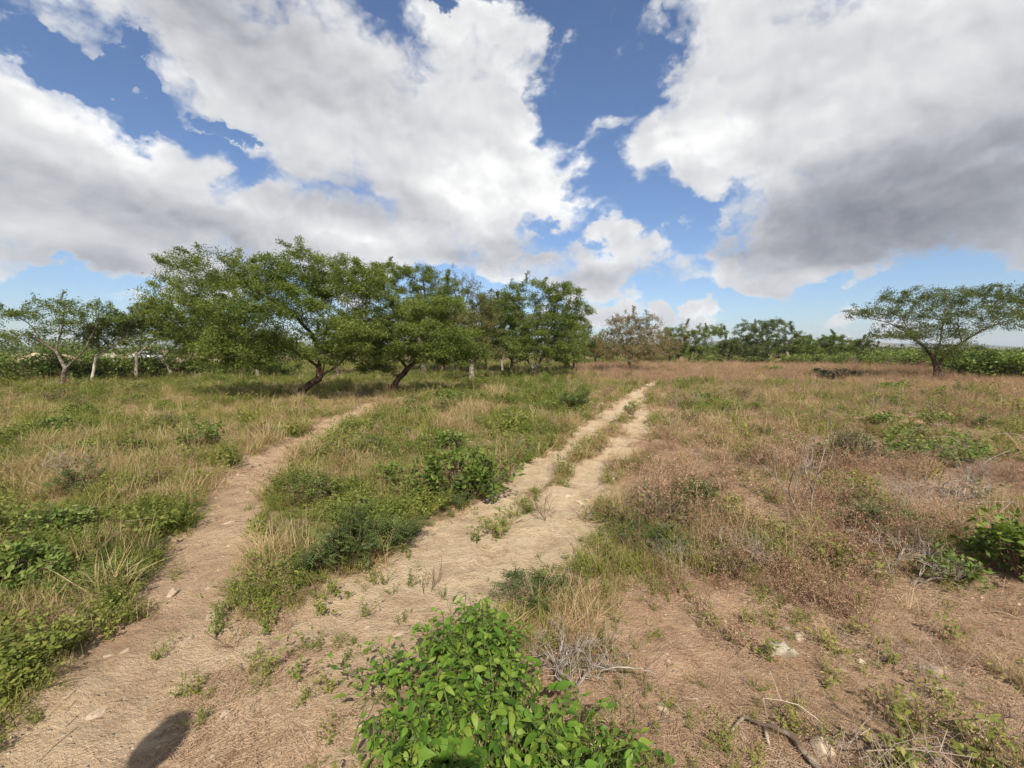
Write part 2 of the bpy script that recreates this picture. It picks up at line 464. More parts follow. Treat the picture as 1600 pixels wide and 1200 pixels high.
def cover_fields(x, y):
    lp, tr = left_path(x, y), track(x, y)
    n1, n2, n3 = fbm(x, y, .55, 4, 40), fbm(x, y, 1.7, 3, 50), fbm(x, y, .18, 3, 60)
    bare = np.maximum(lp, tr)
    # stony ground to the right of the leafy bush, trodden corner, soil patches among the dry herbs
    sparse = np.maximum.reduce([spot(x, y, 1130, 1050, 1.3, 1.1) * 1.4, spot(x, y, 1010, 960, .6, .6), spot(x, y, 1330, 1130, 1.5, .9) * 1.2, spot(x, y, 1330, 950, 1.0, .7) * .8, spot(x, y, 1590, 1150, .5, .5) * 1.2,
                                spot(x, y, 1190, 800, .55, 1.1) * .9, spot(x, y, 1150, 690, .5, 1.1) * .85, spot(x, y, 540, 1010, .7, .45), spot(x, y, 470, 1120, .55, .5) * 1.3, spot(x, y, 360, 1060, .35, .35) * 1.3, spot(x, y, 330, 1180, .4, .25) * 1.4, spot(x, y, 960, 870, .5, .5) * .7, spot(x, y, 1260, 860, .7, .6) * .8, spot(x, y, 880, 910, .35, .3) * .8,
                                spot(x, y, 1480, 610, 4.0, 1.5) * .7])
    sparse = np.clip(sparse * (.45 + 1.1 * n2), 0, 1)
    shade = np.maximum(spot(x, y, 560, 622, 1.9, 1.0), 0)
    # how green: left field and grove floor green, the right brown
    side = sstep(x - .12 * y, -.4, 1.6)          # 0 left of the track, 1 right of it
    far = sstep(y, 15, 24)
    patch = 1 - side * (1 - sstep(y, 9, 16)) * (1 - sstep(.55 * n1 + .45 * n2, .46, .64)) * .95
    dens = (1 - bare) * (1 - .95 * sparse) * (1 - .8 * shade) * (.40 + .9 * n1) * patch
    green = .62 * (1 - side) + .30 * side + .30 * far * (1 - side) + (n3 - .5) * .7 + (n1 - .5) * .7
    green = green + .12 * spot(x, y, 60, 900, 1.4, 1.6) + .25 * spot(x, y, 700, 740, 1.6, 2) - .25 * spot(x, y, 420, 650, 2, 3) \
        - .35 * sstep(y, 3.6, 2.4) * sstep(x, -1.2, -.4)
    for (px, py, rx, ry, a) in [(1230, 605, 4, 2, .8), (1090, 600, 3, 2, .6), (1330, 628, 3, 1.5, .5), (1180, 632, 2.5, 1.2, .4), (1300, 700, 1.0, .8, .3), (1450, 700, 1.0, 1.0, .45), (1400, 615, 3, 1.2, .4), (880, 610, 3, 3, .3), (1330, 650, 1.2, 1.0, .35), (200, 690, 2, 1.5, .2), (1150, 650, 1, 1.5, .2)]:
        green = green + a * spot(x, y, px, py, rx, ry)
    pink = np.clip(sstep(x, 3.5, 7) * sstep(y, 19, 25) * (1 - sstep(y, 44, 56)) * (.25 + .75 * sstep(n1, .34, .5)) + .35 * sstep(x, 8, 14) * sstep(y, 9, 14) * (1 - sstep(y, 22, 26)), 0, 1)
    green = np.clip(green - .75 * pink * sstep(n1, .25, .6), 0, 1)
    return dict(bare=bare, lp=lp, tr=tr, sparse=sparse, dens=np.clip(dens, 0, 1.2), green=green, pink=pink, side=side, shade=shade, n1=n1, n2=n2)

def height(x, y):
    x = np.asarray(x, float); y = np.asarray(y, float)
    r = np.hypot(x, y)
    h = (fbm(x, y, .35, 3, 70) - .5) * .16 * sstep(r, 1.0, 7) + (fbm(x, y, 1.4, 3, 71) - .5) * .06 * sstep(r, .6, 3)
    h = h + (fbm(x, y, .05, 3, 72) - .5) * .5 * sstep(r, 12, 40)
    h = h - .05 * np.maximum(left_path(x, y), track(x, y))
    h = h + ((fbm(x, y, 3.5, 3, 73) - .5) * .055 + (fbm(x, y, 9.0, 2, 74) - .5) * .030) * (1 - sstep(r, 8, 18))
    # the ground climbs to a low bare swell under the lone tree on the right
    h = h + .35 * np.exp(-(((x - 22) / 12) ** 2 + ((y - 27) / 5) ** 2)) * 0.6
    return h

def Gz(px, py):
    p = ground_at(px, py); p = ground_at(px, py, float(height(p[0], p[1])))
    p[2] = float(height(p[0], p[1])); return p

def axis(lo, hi, fine, far_lo, far_hi, grow=1.06):
    a = list(np.arange(lo, hi + 1e-6, fine))
    s = fine
    while a[-1] < far_hi: s *= grow; a.append(a[-1] + s)
    s = fine
    while a[0] > far_lo: s *= grow; a.insert(0, a[0] - s)
    return np.array(a)

def ground_material():
    m, nt, b, out = mat_new('dry_field_soil')
    geo = nt.add('ShaderNodeNewGeometry'); v = geo.outputs['Position']
    bare, pale, green = nt.attr('bare'), nt.attr('pale'), nt.attr('green')
    fine = nt.noise(v, 9, 8, .68); mid = nt.noise(v, 1.7, 5, .6); grit = nt.noise(v, 60, 4, .7)
    soil = nt.mix(nt.mapr(mid, .3, .7), (.35, .215, .130), (.47, .31, .20))
    sand = nt.mix(nt.mapr(fine, .3, .7), (.50, .375, .235), (.63, .50, .335))
    dirt = nt.mix(pale, soil, sand)
    dirt = nt.mix(nt.math('MULTIPLY', nt.mapr(fine, .48, .68), .6), dirt, (.29, .185, .11))
    vor = nt.add('ShaderNodeTexVoronoi'); nt.put(vor.inputs['Vector'], v); vor.inputs['Scale'].default_value = 26
    vor.inputs['Randomness'].default_value = 1.0
    peb = nt.mapr(vor.outputs['Distance'], .22, .12)
    pick = nt.math('GREATER_THAN', nt.dot(vor.outputs['Color'], (1, 0, 0)), .66)
    dirt = nt.mix(nt.math('MULTIPLY', nt.math('MULTIPLY', peb, pick), .75), dirt, (.62, .53, .40))
    litter = nt.mix(nt.mapr(fine, .35, .65), (.20, .120, .070), (.40, .265, .16))
    litter = nt.mix(nt.math('MULTIPLY', green, .75), litter, nt.mix(nt.mapr(fine, .35, .65), (.075, .078, .025), (.15, .145, .05)))
    edge = nt.mapr(nt.math('ADD', bare, nt.math('MULTIPLY_ADD', fine, .9, -.45)), .30, .62)
    col = nt.mix(edge, litter, dirt)
    stain = nt.mapr(nt.noise(v, 3.1, 6, .62), .46, .66)
    col = nt.mix(nt.math('MULTIPLY', stain, .55), col, nt.mix(pale, (.26, .155, .095), (.36, .245, .15)))
    col = nt.mix(nt.math('MULTIPLY', nt.mapr(grit, .5, .75), .35), col, (.60, .47, .30))
    nt.put(b.inputs['Base Color'], col)
    b.inputs['Roughness'].default_value = .95; b.inputs['Specular IOR Level'].default_value = .1
    hgt = nt.math('ADD', nt.math('MULTIPLY', fine, .7), nt.math('MULTIPLY', grit, .30))
    hgt = nt.math('ADD', hgt, nt.math('MULTIPLY', nt.math('MULTIPLY', peb, pick), .3))
    bp = nt.add('ShaderNodeBump'); bp.inputs['Strength'].default_value = 1.0; bp.inputs['Distance'].default_value = .085
    nt.put(bp.inputs['Height'], hgt); nt.l.new(bp.outputs[0], b.inputs['Normal'])
    return m
SOIL = ground_material()

gx = axis(-6, 6, .055, -2800, 2800, 1.07)
gy = axis(.8, 8.5, .055, -900, 2900, 1.055)
GX, GY = np.meshgrid(gx, gy)
cf = cover_fields(GX, GY)
GZ = height(GX, GY)
bare_v = np.clip(np.maximum(cf['bare'], np.maximum(cf['sparse'] * .85, .50 * cf['side'] * (GY < 16) + (cf['n2'] - .5) * .5)), 0, 1)
pale_v = np.clip(cf['tr'] * (1 - .45 * sstep(GY, 3.4, 2.2)) * (1 - .35 * cf['lp']) + .30 * cf['lp'] + .1 * cf['n2'], 0, 1)
nyy, nxx = GX.shape
idx = np.arange(nyy * nxx).reshape(nyy, nxx)
GFACES = np.stack([idx[:-1, :-1], idx[:-1, 1:], idx[1:, 1:], idx[1:, :-1]], -1).reshape(-1, 4)
GV = np.stack([GX, GY, GZ], -1).reshape(-1, 3)
GATT = dict(bare=bare_v.ravel(), pale=pale_v.ravel(), green=np.clip(cf['green'], 0, 1).ravel())
obj('ground', mesh_np('ground', GV, GFACES, GATT, True), SOIL, kind='structure', label='dry grassy field of reddish soil', cat='ground')

def path_sheet(name, mask, label, lift):
    """a worn path: the cells of the terrain it covers, a few mm above the field"""
    f = GFACES[mask.ravel()[GFACES].max(axis=1) > .35]
    used, inv = np.unique(f, return_inverse=True)
    v = GV[used].copy(); v[:, 2] += lift
    me = mesh_np(name, v, inv.reshape(-1, 4), {k: a[used] for k, a in GATT.items()}, True)
    obj(name, me, SOIL, kind='structure', label=label, cat='path')
path_sheet('footpath', cf['lp'] * (cf['lp'] >= cf['tr']), 'narrow reddish footpath curving to the leaning tree', .004)
path_sheet('dirt_track', cf['tr'] * (cf['tr'] > cf['lp']), 'pale sandy two-rut track running to the far trees', .008)

# low wooded hills on the horizon
HILL = rough_mat('far_hill_scrub', (.060, .070, .040), (.105, .105, .060), .02, .0, 1.0, (.15, .115, .075), detail=8)
def hill(name, px0, px1, dist, profile, label, mat=HILL, thick=160):
    n = 90; xs = np.linspace(px0, px1, n)
    rows = []
    for k, (fy, fz) in enumerate([(0, 0), (.25, .55), (.5, .9), (.75, 1.0), (1.4, .8), (2.2, 0)]):
        row = []
        for i, p in enumerate(xs):
            y = dist + thick * fy
            base = at_depth(p, 548, dist)
            ht = np.interp(p, [a for a, b in profile], [b for a, b in profile])
            ht = ht * (.86 + .3 * vnoise(i * .35, k * .2, 1, 5)) * dist / F_PX
            row.append((base[0] * (1 + .05 * fy), y, max(-.5, ht * fz) - .4))
        rows.append(row)
    V = np.array(rows).reshape(-1, 3); I = np.arange(len(V)).reshape(6, n)
    Fq = np.stack([I[:-1, :-1], I[:-1, 1:], I[1:, 1:], I[1:, :-1]], -1).reshape(-1, 4)
    obj(name, mesh_np(name, V, Fq, None, True), mat, kind='structure', label=label, cat='hill')
hill('hill', 700, 1720, 1500, [(700, 0), (960, 12), (1090, 14), (1200, 19), (1290, 21), (1400, 19), (1500, 15), (1620, 14), (1720, 4)], 'low wooded blue-grey hill on the horizon', thick=500)
BARE_HILL = rough_mat('bare_slope', (.16, .13, .07), (.22, .165, .10), .08, 0, 1.0, (.10, .105, .05), detail=8)
hill('bare_rise', 1400, 1800, 330, [(1400, 0), (1500, 6), (1560, 11), (1620, 9), (1700, 8), (1800, 0)], 'brownish bare rise behind the green thicket', BARE_HILL, thick=80)
RED_HILL = rough_mat('reddish_bank', (.17, .115, .075), (.25, .15, .09), .3, 0, 1.0, (.13, .105, .06), detail=8)
hill('red_bank', -260, 330, 95, [(-260, 0), (-60, 8), (80, 11), (150, 13), (200, 17), (240, 12), (330, 0)], 'reddish earth bank beyond the parked cars', RED_HILL, thick=20)

# the air: far things fade
def haze_box():
    x0, x1, y0, y1, z0, z1 = -3600, 3600, -1400, 3600, -6.0, 75.0
    V = [(x, y, z) for z in (z0, z1) for y in (y0, y1) for x in (x0, x1)]
    me = bpy.data.meshes.new('haze'); me.from_pydata(V, [], [(0, 2, 3, 1), (4, 5, 7, 6), (0, 1, 5, 4), (2, 6, 7, 3), (0, 4, 6, 2), (1, 3, 7, 5)])
    m = bpy.data.materials.new('haze_air'); m.use_nodes = True; nt = NT(m.node_tree); nt.n.clear()
    out = nt.add('ShaderNodeOutputMaterial'); pv = nt.add('ShaderNodeVolumePrincipled')
    pv.inputs['Color'].default_value = (.80, .88, 1.0, 1); pv.inputs['Density'].default_value = .00022; pv.inputs['Anisotropy'].default_value = .1
    nt.l.new(pv.outputs[0], out.inputs['Volume'])
    obj('haze', me, m, kind='stuff', label='thin pale haze over the whole field', cat='haze')
HAZE = True
if HAZE: haze_box()

# ---------------------------------------------------------------- trees
def grow(nodes, parents, attr, step, infl, kill, rs, maxit=70, tropism=(0, 0, 0)):
    """branches reach for points scattered through the crown"""
    N = [np.array(p, float) for p in nodes]; par = list(parents)
    A = np.asarray(attr, float)
    NA = np.array(N)
    D = np.linalg.norm(A[:, None] - NA[None], axis=2)
    near, dist = D.argmin(1), D.min(1)
    alive = np.ones(len(A), bool); seen = set()
    trop = np.array(tropism)
    for it in range(maxit):
        act = alive & (dist < (infl if it > 25 else 99))
        if not act.any(): break
        ids = near[act]; P = np.array(N)
        d = A[act] - P[ids]; d /= np.linalg.norm(d, axis=1, keepdims=True) + 1e-9
        S = np.zeros((len(N), 3)); np.add.at(S, ids, d)
        new = []
        for i in np.unique(ids):
            v = S[i]; l = np.linalg.norm(v)
            v = v / (l + 1e-9) + rs.normal(0, .22, 3) + trop
            v /= np.linalg.norm(v) + 1e-9
            q = N[i] + v * step
            key = (int(i), round(q[0], 1), round(q[1], 1), round(q[2], 1))
            if key in seen: continue
            seen.add(key); new.append((i, q))
        if not new: break
        k0 = len(N)
        for i, q in new: N.append(q); par.append(int(i))
        Q = np.array([q for i, q in new])
        DD = np.linalg.norm(A[:, None] - Q[None], axis=2)
        j, m = DD.argmin(1), DD.min(1)
        up = m < dist
        near[up] = j[up] + k0; dist[up] = m[up]
        alive &= dist > kill
        if len(N) > 4200: break
    return np.array(N), np.array(par)

def in_ellipsoids(ells, n, rs):
    w = np.array([e[3] * e[4] * e[5] for e in ells]) ** .6
    w = w / w.sum(); pts = []
    for e, k in zip(ells, rs.multinomial(n, w)):
        u = rs.normal(size=(k, 3)); u /= np.linalg.norm(u, axis=1, keepdims=True)
        r = rs.random((k, 1)) ** (1 / 2.2)
        pts.append(np.array(e[:3]) + u * r * np.array(e[3:6]))
    return np.concatenate(pts)

def build_tree(name, base_px, stems, crown, label, leafmat, barkmat, r_trunk=.12, n_attr=420, leaves=12000, leaf_len=.11, leaf_w=.034,
               step=.22, seed=0, shoots=60, shoot_len=.5, shoot_dir=(0, 0, 1), group=None, twig_n=7, depth_r=None, cat='tree', droop=0.0, tint_bias=0.0, loose=.26, twigmat=None, layers=.5):
    rs = np.random.default_rng(seed); n_attr = int(n_attr * 1.45); leaves = int(leaves * 1.9); leaf_w *= 1.2; leaf_len *= .95
    B = Gz(*base_px); Y = B[1]; mpp = Y / F_PX          # metres covered by one pixel of the photo at this distance
    loc = lambda px, py, dy=0.0: at_depth(px, py, Y) - B + np.array([0, dy, 0])
    # stems: polylines of (px, py, dy), first index = stem they leave from
    nodes = []; parents = []
    sk_tubes = []
    for s in stems:
        pts = [loc(*p) if len(p) == 3 else loc(p[0], p[1], 0) for p in s]
        pts = resample(pts, step)
        if nodes:
            d = np.linalg.norm(np.array(nodes) - pts[0], axis=1); par = int(d.argmin()); pts[0] = nodes[par]
            first = par; seq = pts[1:]
        else:
            pts[0][2] -= .12; first = -1; seq = pts
        for q in seq:
            nodes.append(q + rs.normal(0, .012, 3)); parents.append(first); first = len(nodes) - 1
    ells = []
    for c in crown:
        cx, cyy, rx, ry = c[:4]; dy = c[4] if len(c) > 4 else 0.0
        q = loc(cx, cyy, dy); dr = c[5] if len(c) > 5 else (depth_r or rx * mpp)
        ells.append((*q, rx * mpp, dr, ry * mpp))
    A = in_ellipsoids(ells, n_attr, rs)
    if layers:          # foliage in flat sheets, as acacias carry it
        q = layers; off = .9 * vnoise(A[:, 0] * .5 + 9, A[:, 1] * .5, 1.0, seed)
        A[:, 2] = A[:, 2] * .3 + .7 * ((np.round(A[:, 2] / q + off) - off) * q)
    k_stem = len(nodes)
    N, P = grow(nodes, parents, A, step, 3.0, step * 1.1, rs)
    # thin shoots that stick out of the crown
    tips_cnt = np.zeros(len(N)); haschild = np.zeros(len(N), bool); haschild[P[P >= 0]] = True
    tips = np.where(~haschild)[0]
    if shoots and len(tips):
        pick = rs.choice(tips, size=min(shoots, len(tips)), replace=False)
        extra = []; extp = []
        for t in pick:
            d = np.array(shoot_dir, float) + rs.normal(0, .35, 3); d /= np.linalg.norm(d)
            last = t; q = N[t]
            for m in range(int(shoot_len * (.5 + rs.random()) / (step * .6)) + 1):
                q = q + d * step * .6 + rs.normal(0, .015, 3)
                extra.append(q); extp.append(last); last = len(N) + len(extra) - 1
        N = np.vstack([N, extra]); P = np.concatenate([P, extp])
    n_tree = len(N) if not (shoots and len(tips)) else len(N) - len(extra)
    n = len(N); cnt = np.zeros(n); haschild = np.zeros(n, bool); haschild[P[P >= 0]] = True
    cnt[~haschild] = 1
    for i in range(n - 1, 0, -1):
        if P[i] >= 0: cnt[P[i]] += cnt[i]
    rad = np.maximum(.0045, r_trunk * (cnt / cnt.max()) ** .72)
    rad[0] *= 1.35
    if n > 1: rad[1] *= 1.12
    e = np.where(P >= 0)[0]
    # children whose parent is thicker: start at no more than 1.35x own radius so joints stay slim
    R0 = np.minimum(rad[P[e]], rad[e] * 1.35)
    root = empty(name, B, label, cat, group)
    big = rad[e] > max(.028, r_trunk * .30)
    def tubes(sel, k):
        return prisms(N[P[e[sel]]], N[e[sel]] + (N[e[sel]] - N[P[e[sel]]]) * .12, R0[sel], rad[e[sel]], k)
    # thin wood: one branch for each stretch that leaves the thick wood; tiny ones stay with the trunk
    comp = {}; owner = np.full(n, -1)
    bigset = np.zeros(n, bool); bigset[e[big]] = True; bigset[0] = True
    for i in e:
        if bigset[i]: continue
        p = P[i]; owner[i] = i if (bigset[p] or p < 0) else owner[p]
        comp.setdefault(owner[i], []).append(i)
    pos = {int(v): j for j, v in enumerate(e)}
    small = np.zeros(len(e), bool)
    for k_, ids in comp.items():
        if len(ids) < 24:
            for i in ids: small[pos[int(i)]] = True
    V, Fq = tubes(big, 8); V = V + rs.normal(0, 1, V.shape) * np.minimum(.006, r_trunk * .05)
    S = Soup(); S.add(V, Fq)
    if small.any(): S.add(*tubes(small, 3))
    obj('trunk', S.mesh('trunk', True), barkmat, root)
    for k_, ids in comp.items():
        if len(ids) < 24: continue
        sel = np.zeros(len(e), bool); sel[[pos[int(i)] for i in ids]] = True
        V, Fq = tubes(sel, 3)
        obj('branch', mesh_np('branch', V, Fq, None, True), twigmat or barkmat, root)
    # leaves along the outer twigs
    tw = np.where((cnt <= twig_n) & (np.arange(n) >= k_stem))[0]
    if leaves and len(tw):
        clump = (.35 + 1.3 * rs.random(len(tw))) * np.where(vnoise(N[tw, 0] * 1.1 + N[tw, 1], N[tw, 2] * 1.6, 1.0, seed + 3) > .34, 1.0, .62)
        pick = rs.choice(tw, size=leaves, p=clump / clump.sum())
        par = np.where(P[pick] >= 0, P[pick], pick)
        t = rs.random((leaves, 1))
        C = N[par] * (1 - t) + N[pick] * t + rs.normal(0, 1, (leaves, 3)) * np.array([1, 1, .55]) * np.where(pick >= n_tree, .06, loose * .5)[:, None]
        bd = N[pick] - N[par]; bd /= np.linalg.norm(bd, axis=1, keepdims=True) + 1e-9
        D = bd * .6 + rs.normal(0, .6, (leaves, 3)) * np.array([1, 1, .5]) + np.array([0, 0, -droop])
        Nn = rs.normal(0, .55, (leaves, 3)) + np.array([0, 0, .8])
        zrel = vnoise(C[:, 0] + 31, C[:, 2] + C[:, 1] * .7, 1.4, seed)
        tint = np.clip(.5 * rs.random(leaves) + .55 * zrel - .05 + tint_bias, 0, 1)
        V, Fq, T = leaf_quads(C, D, Nn, leaf_len * (.6 + .8 * rs.random(leaves)), leaf_w * (.7 + .6 * rs.random(leaves)), tint)
        obj('crown', mesh_np('crown', V, Fq, dict(tint=T)), leafmat, root)
    return root

# the big leaning tree left of centre and its neighbours
build_tree('acacia_tree', (463, 621),
    [[(463, 621), (472, 611), (484, 601), (496, 592), (505, 584)],
     [(496, 592), (499, 575), (497, 555), (488, 525), (455, 488), (400, 455), (330, 430, .3), (280, 408, .2)],
     [(505, 584), (507, 560), (506, 535), (514, 490), (522, 440)],
     [(505, 584), (522, 574), (538, 560), (548, 540), (560, 505), (585, 455)],
     [(499, 575), (480, 552, -.6), (440, 530, -1.2), (390, 515, -1.5)],
     [(506, 540), (495, 500, 1.0), (470, 460, 1.8)], [(548, 540), (575, 530, -.5), (600, 520, -.6)]],
    [(300, 432, 52, 28, .2, 1.2), (395, 432, 95, 36, .0, 2.1), (500, 430, 88, 38, .0, 2.1), (575, 450, 44, 40, -.2, 1.6), (345, 482, 84, 28, -1.0, 1.7), (470, 490, 115, 36, -1.6, 1.8), (566, 520, 48, 32, -1.2, 1.5),
     (425, 540, 84, 22, -1.6, 1.4), (330, 550, 62, 14, -.4, 1.0), (545, 552, 46, 16, -1.5, 1.0), (400, 566, 50, 9, -.9, .9), (470, 552, 50, 14, -1.4, 1.0), (272, 402, 26, 14, .1, .6), (330, 520, 50, 16, -.3, 1.2)],
    'large leaning acacia with reddish trunk forking low and wide spiky crown', LEAF_ACACIA, BARK_RED, .115, 1350, 80000, .074, .024, .2, 3, shoots=170, shoot_len=.32, shoot_dir=(-.6, 0, .75), twig_n=8, layers=.45)
build_tree('acacia_tree', (611, 615),
    [[(611, 615), (615, 603), (624, 590), (637, 576), (645, 569)],
     [(645, 569), (660, 545), (676, 515), (690, 490)], [(637, 576), (628, 560, -.3), (615, 530, -.5), (600, 500)], [(645, 569), (672, 556, .4), (705, 535, .5)]],
    [(640, 522, 76, 34, -.8, 1.7), (700, 540, 62, 34, -.6, 1.6), (598, 545, 52, 30, -1.0, 1.4), (668, 482, 62, 24, -.2, 1.3), (740, 555, 32, 16, .2, .8)],
    'dark-stemmed acacia leaning right over the shaded bare soil', LEAF_ACACIA, BARK_RED, .10, 820, 36000, .078, .025, .2, 5, shoots=16, shoot_len=.3, twig_n=8, layers=.4)
build_tree('acacia_tree', (664, 586),
    [[(664, 586), (660, 560), (655, 530)], [(655, 530), (625, 490), (600, 450)], [(655, 530), (665, 480), (660, 430)], [(655, 530), (690, 500), (705, 460)]],
    [(597, 436, 34, 28, 0, 1.6), (648, 436, 52, 26, 0, 2.0), (690, 462, 46, 30, 0, 1.8), (640, 480, 60, 24, 0, 2)],
    'tall open acacia rising behind the dark-stemmed one with upright tips', LEAF_ACACIA, BARK, .15, 720, 21000, .115, .037, .33, 8, shoots=24, shoot_len=.35, shoot_dir=(.1, 0, .8), twig_n=7)
build_tree('half_bare_tree', (690, 583),
    [[(690, 583), (695, 555), (705, 520)], [(705, 520), (700, 480), (690, 450)], [(705, 520), (725, 480), (735, 450)], [(705, 520), (715, 470, 1), (712, 435, 1)]],
    [(708, 452, 42, 24, 0, 2), (738, 462, 24, 26, 0, 1.5), (715, 490, 40, 22, 0, 1.8)],
    'grey half-bare tree showing thin twigs above the grove', LEAF_GREY, TWIG_BROWN, .14, 600, 3600, .11, .034, .32, 9, shoots=60, shoot_len=.5, twig_n=6)
build_tree('olive_green_tree', (737, 596),
    [[(737, 596), (737, 585), (736, 574)], [(736, 574), (728, 562), (720, 545), (705, 520)], [(736, 574), (744, 560), (752, 540), (765, 505)], [(736, 574), (738, 545, .5), (738, 505, .5)]],
    [(735, 545, 56, 18, 0, 1.6), (742, 512, 46, 26, 0, 1.5), (760, 480, 24, 26, 0, 1.0), (715, 505, 30, 22, 0, 1.2)],
    'yellowish olive tree with short pale trunk forked in a V', LEAF_OLIVE, BARK_PALE, .13, 620, 11000, .10, .03, .26, 10, shoots=16, shoot_len=.3, twig_n=7, tint_bias=.1)
build_tree('acacia_tree', (835, 590),
    [[(835, 590), (834, 582), (834, 577)], [(834, 577), (826, 566), (820, 545), (808, 500), (800, 470)], [(834, 577), (845, 562), (856, 535), (866, 490), (872, 455)], [(856, 535), (885, 510), (915, 485)], [(834, 577), (842, 545, 1), (838, 490, 1.2)]],
    [(868, 466, 46, 26, 0, 1.8), (800, 470, 32, 30, 0, 1.6), (908, 484, 28, 10, 0, 1.0), (852, 508, 62, 28, 0, 2.0), (822, 540, 48, 24, -.3, 1.7), (884, 540, 42, 26, -.3, 1.5), (835, 440, 16, 9, 0, .8)],
    'broad green acacia with pale-footed trunk at the right end of grove', LEAF_ACACIA, BARK, .14, 1000, 30000, .105, .034, .27, 12, shoots=26, shoot_len=.35, twig_n=8)

# trees of the grove behind
GROVE = 'slender trees standing inside the grove'
GROVE_LABELS = ['pale-stemmed dark tree just behind the right-leaning dark acacia', 'white-footed green tree just left of the forked olive tree', 'dark-stemmed tree just right behind the forked olive tree',
    'white-footed green tree midway between olive tree and broad acacia', 'thin dark-stemmed tree just left of the broad pale-footed acacia', 'dark-stemmed tree just right of the broad pale-footed acacia',
    'green tree at the outer edge of the grove facing the track', 'pale-stemmed olive tree glimpsed left of the leaning dark acacia', 'pale-stemmed green tree seen between the two leaning acacias', 'dark tree seen through the fork of the large leaning acacia']
for i, (bx, by, cx, cyy, mt, bm) in enumerate([(681, 582, 672, 520, LEAF_ACACIA_DARK, BARK_PALE), (716, 584, 720, 530, LEAF_ACACIA, BARK_PALE), (757, 581, 760, 505, LEAF_ACACIA_DARK, BARK),
        (786, 583, 780, 500, LEAF_ACACIA, BARK_PALE), (798, 581, 806, 530, LEAF_ACACIA_DARK, BARK), (861, 582, 866, 520, LEAF_ACACIA_DARK, BARK), (895, 580, 892, 535, LEAF_ACACIA, BARK), (643, 582, 628, 530, LEAF_OLIVE, BARK_PALE),
        (576, 583, 560, 520, LEAF_ACACIA, BARK_PALE), (528, 585, 530, 530, LEAF_ACACIA_DARK, BARK)]):
    w = 40 + 8 * (i % 3)
    build_tree('grove_tree', (bx, by), [[(bx, by), (bx + 2 - 4 * (i % 2), by - 14), (bx + 1, by - 28)], [(bx + 1, by - 28), (bx - 14, cyy + 8), (cx - 20, cyy - 8)], [(bx + 1, by - 28), (bx + 12, cyy + 6), (cx + 20, cyy - 10)], [(bx + 1, by - 28), (cx, cyy, 1), (cx, cyy - 20, 1)]],
        [(cx, cyy - 8, w, 28, 0, 1.9), (cx - 8, cyy + 22, w * .9, 16, 0, 1.8), (cx + 5, cyy - 30, w * .6, 14, 0, 1.4)],
        GROVE_LABELS[i], mt, bm, .075, 380, 9000, .13, .042, .36, 30 + i, shoots=8, shoot_len=.35, group=GROVE, twig_n=8)

# left group
build_tree('flat_topped_tree', (98, 602),
    [[(98, 602), (99, 592), (100, 583), (103, 576)], [(103, 576), (95, 562), (87, 549), (66, 535), (40, 520)], [(87, 549), (95, 520), (100, 490)], [(103, 576), (116, 562), (128, 551), (138, 535), (150, 510)], [(66, 535), (45, 505), (15, 490)]],
    [(110, 478, 62, 9, 0, 1.4), (60, 494, 52, 7, 0, 1.3), (20, 490, 34, 7, 0, 1.0), (150, 498, 48, 11, 0, 1.3), (22, 526, 42, 12, 0, 1.2), (80, 512, 36, 8, .4, 1.2)],
    'low flat-topped tree with pale foot and V fork before the hedge', LEAF_ACACIA, BARK, .085, 480, 5600, .11, .036, .24, 41, shoots=20, shoot_len=.25, twig_n=7)
build_tree('white_stemmed_tree', (143, 597),
    [[(143, 597), (146, 582), (148, 568), (151, 556)], [(151, 556), (144, 545), (128, 532)], [(151, 556), (162, 548), (182, 538), (200, 520)]],
    [(172, 514, 38, 13, 0, 1.2), (200, 502, 34, 15, 0, 1.3), (150, 522, 26, 9, 0, .9)],
    'slim tree with bright white stem before the green hedge', LEAF_ACACIA_DARK, BARK_WHITE, .065, 300, 4600, .12, .04, .24, 42, shoots=14, shoot_len=.25)
build_tree('pale_stemmed_tree', (214, 592),
    [[(214, 592), (213, 575), (213, 556)], [(213, 556), (196, 545), (185, 525)], [(213, 556), (219, 540), (222, 515)], [(213, 556), (240, 530), (250, 495)]],
    [(225, 505, 34, 18, 0, 1.2), (248, 490, 24, 20, 0, 1.1), (205, 525, 30, 12, 0, 1.0), (256, 525, 30, 14, 0, 1)],
    'pale straight-stemmed tree with bushy light green crown beside hedge', LEAF_ACACIA, BARK_PALE, .085, 340, 7600, .12, .04, .25, 43, shoots=24, shoot_len=.3)
build_tree('leaning_tree', (268, 588),
    [[(268, 588), (263, 573), (257, 558)], [(257, 558), (250, 540), (248, 520)], [(257, 558), (275, 540), (285, 520)]],
    [(275, 520, 36, 16, 0, 1.2), (300, 500, 36, 18, 0, 1.2)],
    'small tree with pale stem tilting left beside the low hedge', LEAF_ACACIA, BARK_PALE, .07, 260, 5600, .12, .04, .25, 44, shoots=14, shoot_len=.25)
build_tree('leaning_tree', (306, 580),
    [[(306, 580), (296, 566), (282, 556), (268, 550)], [(296, 566), (302, 550), (306, 535)], [(282, 556), (290, 540), (300, 522)]],
    [(305, 538, 44, 15, 0, 1.6), (340, 520, 46, 22, 0, 1.7), (335, 490, 40, 18, 0, 1.6)],
    'dark tree with crooked stem bent far over to the left', LEAF_ACACIA, BARK_RED, .10, 330, 7800, .13, .042, .3, 45, shoots=20, shoot_len=.3)
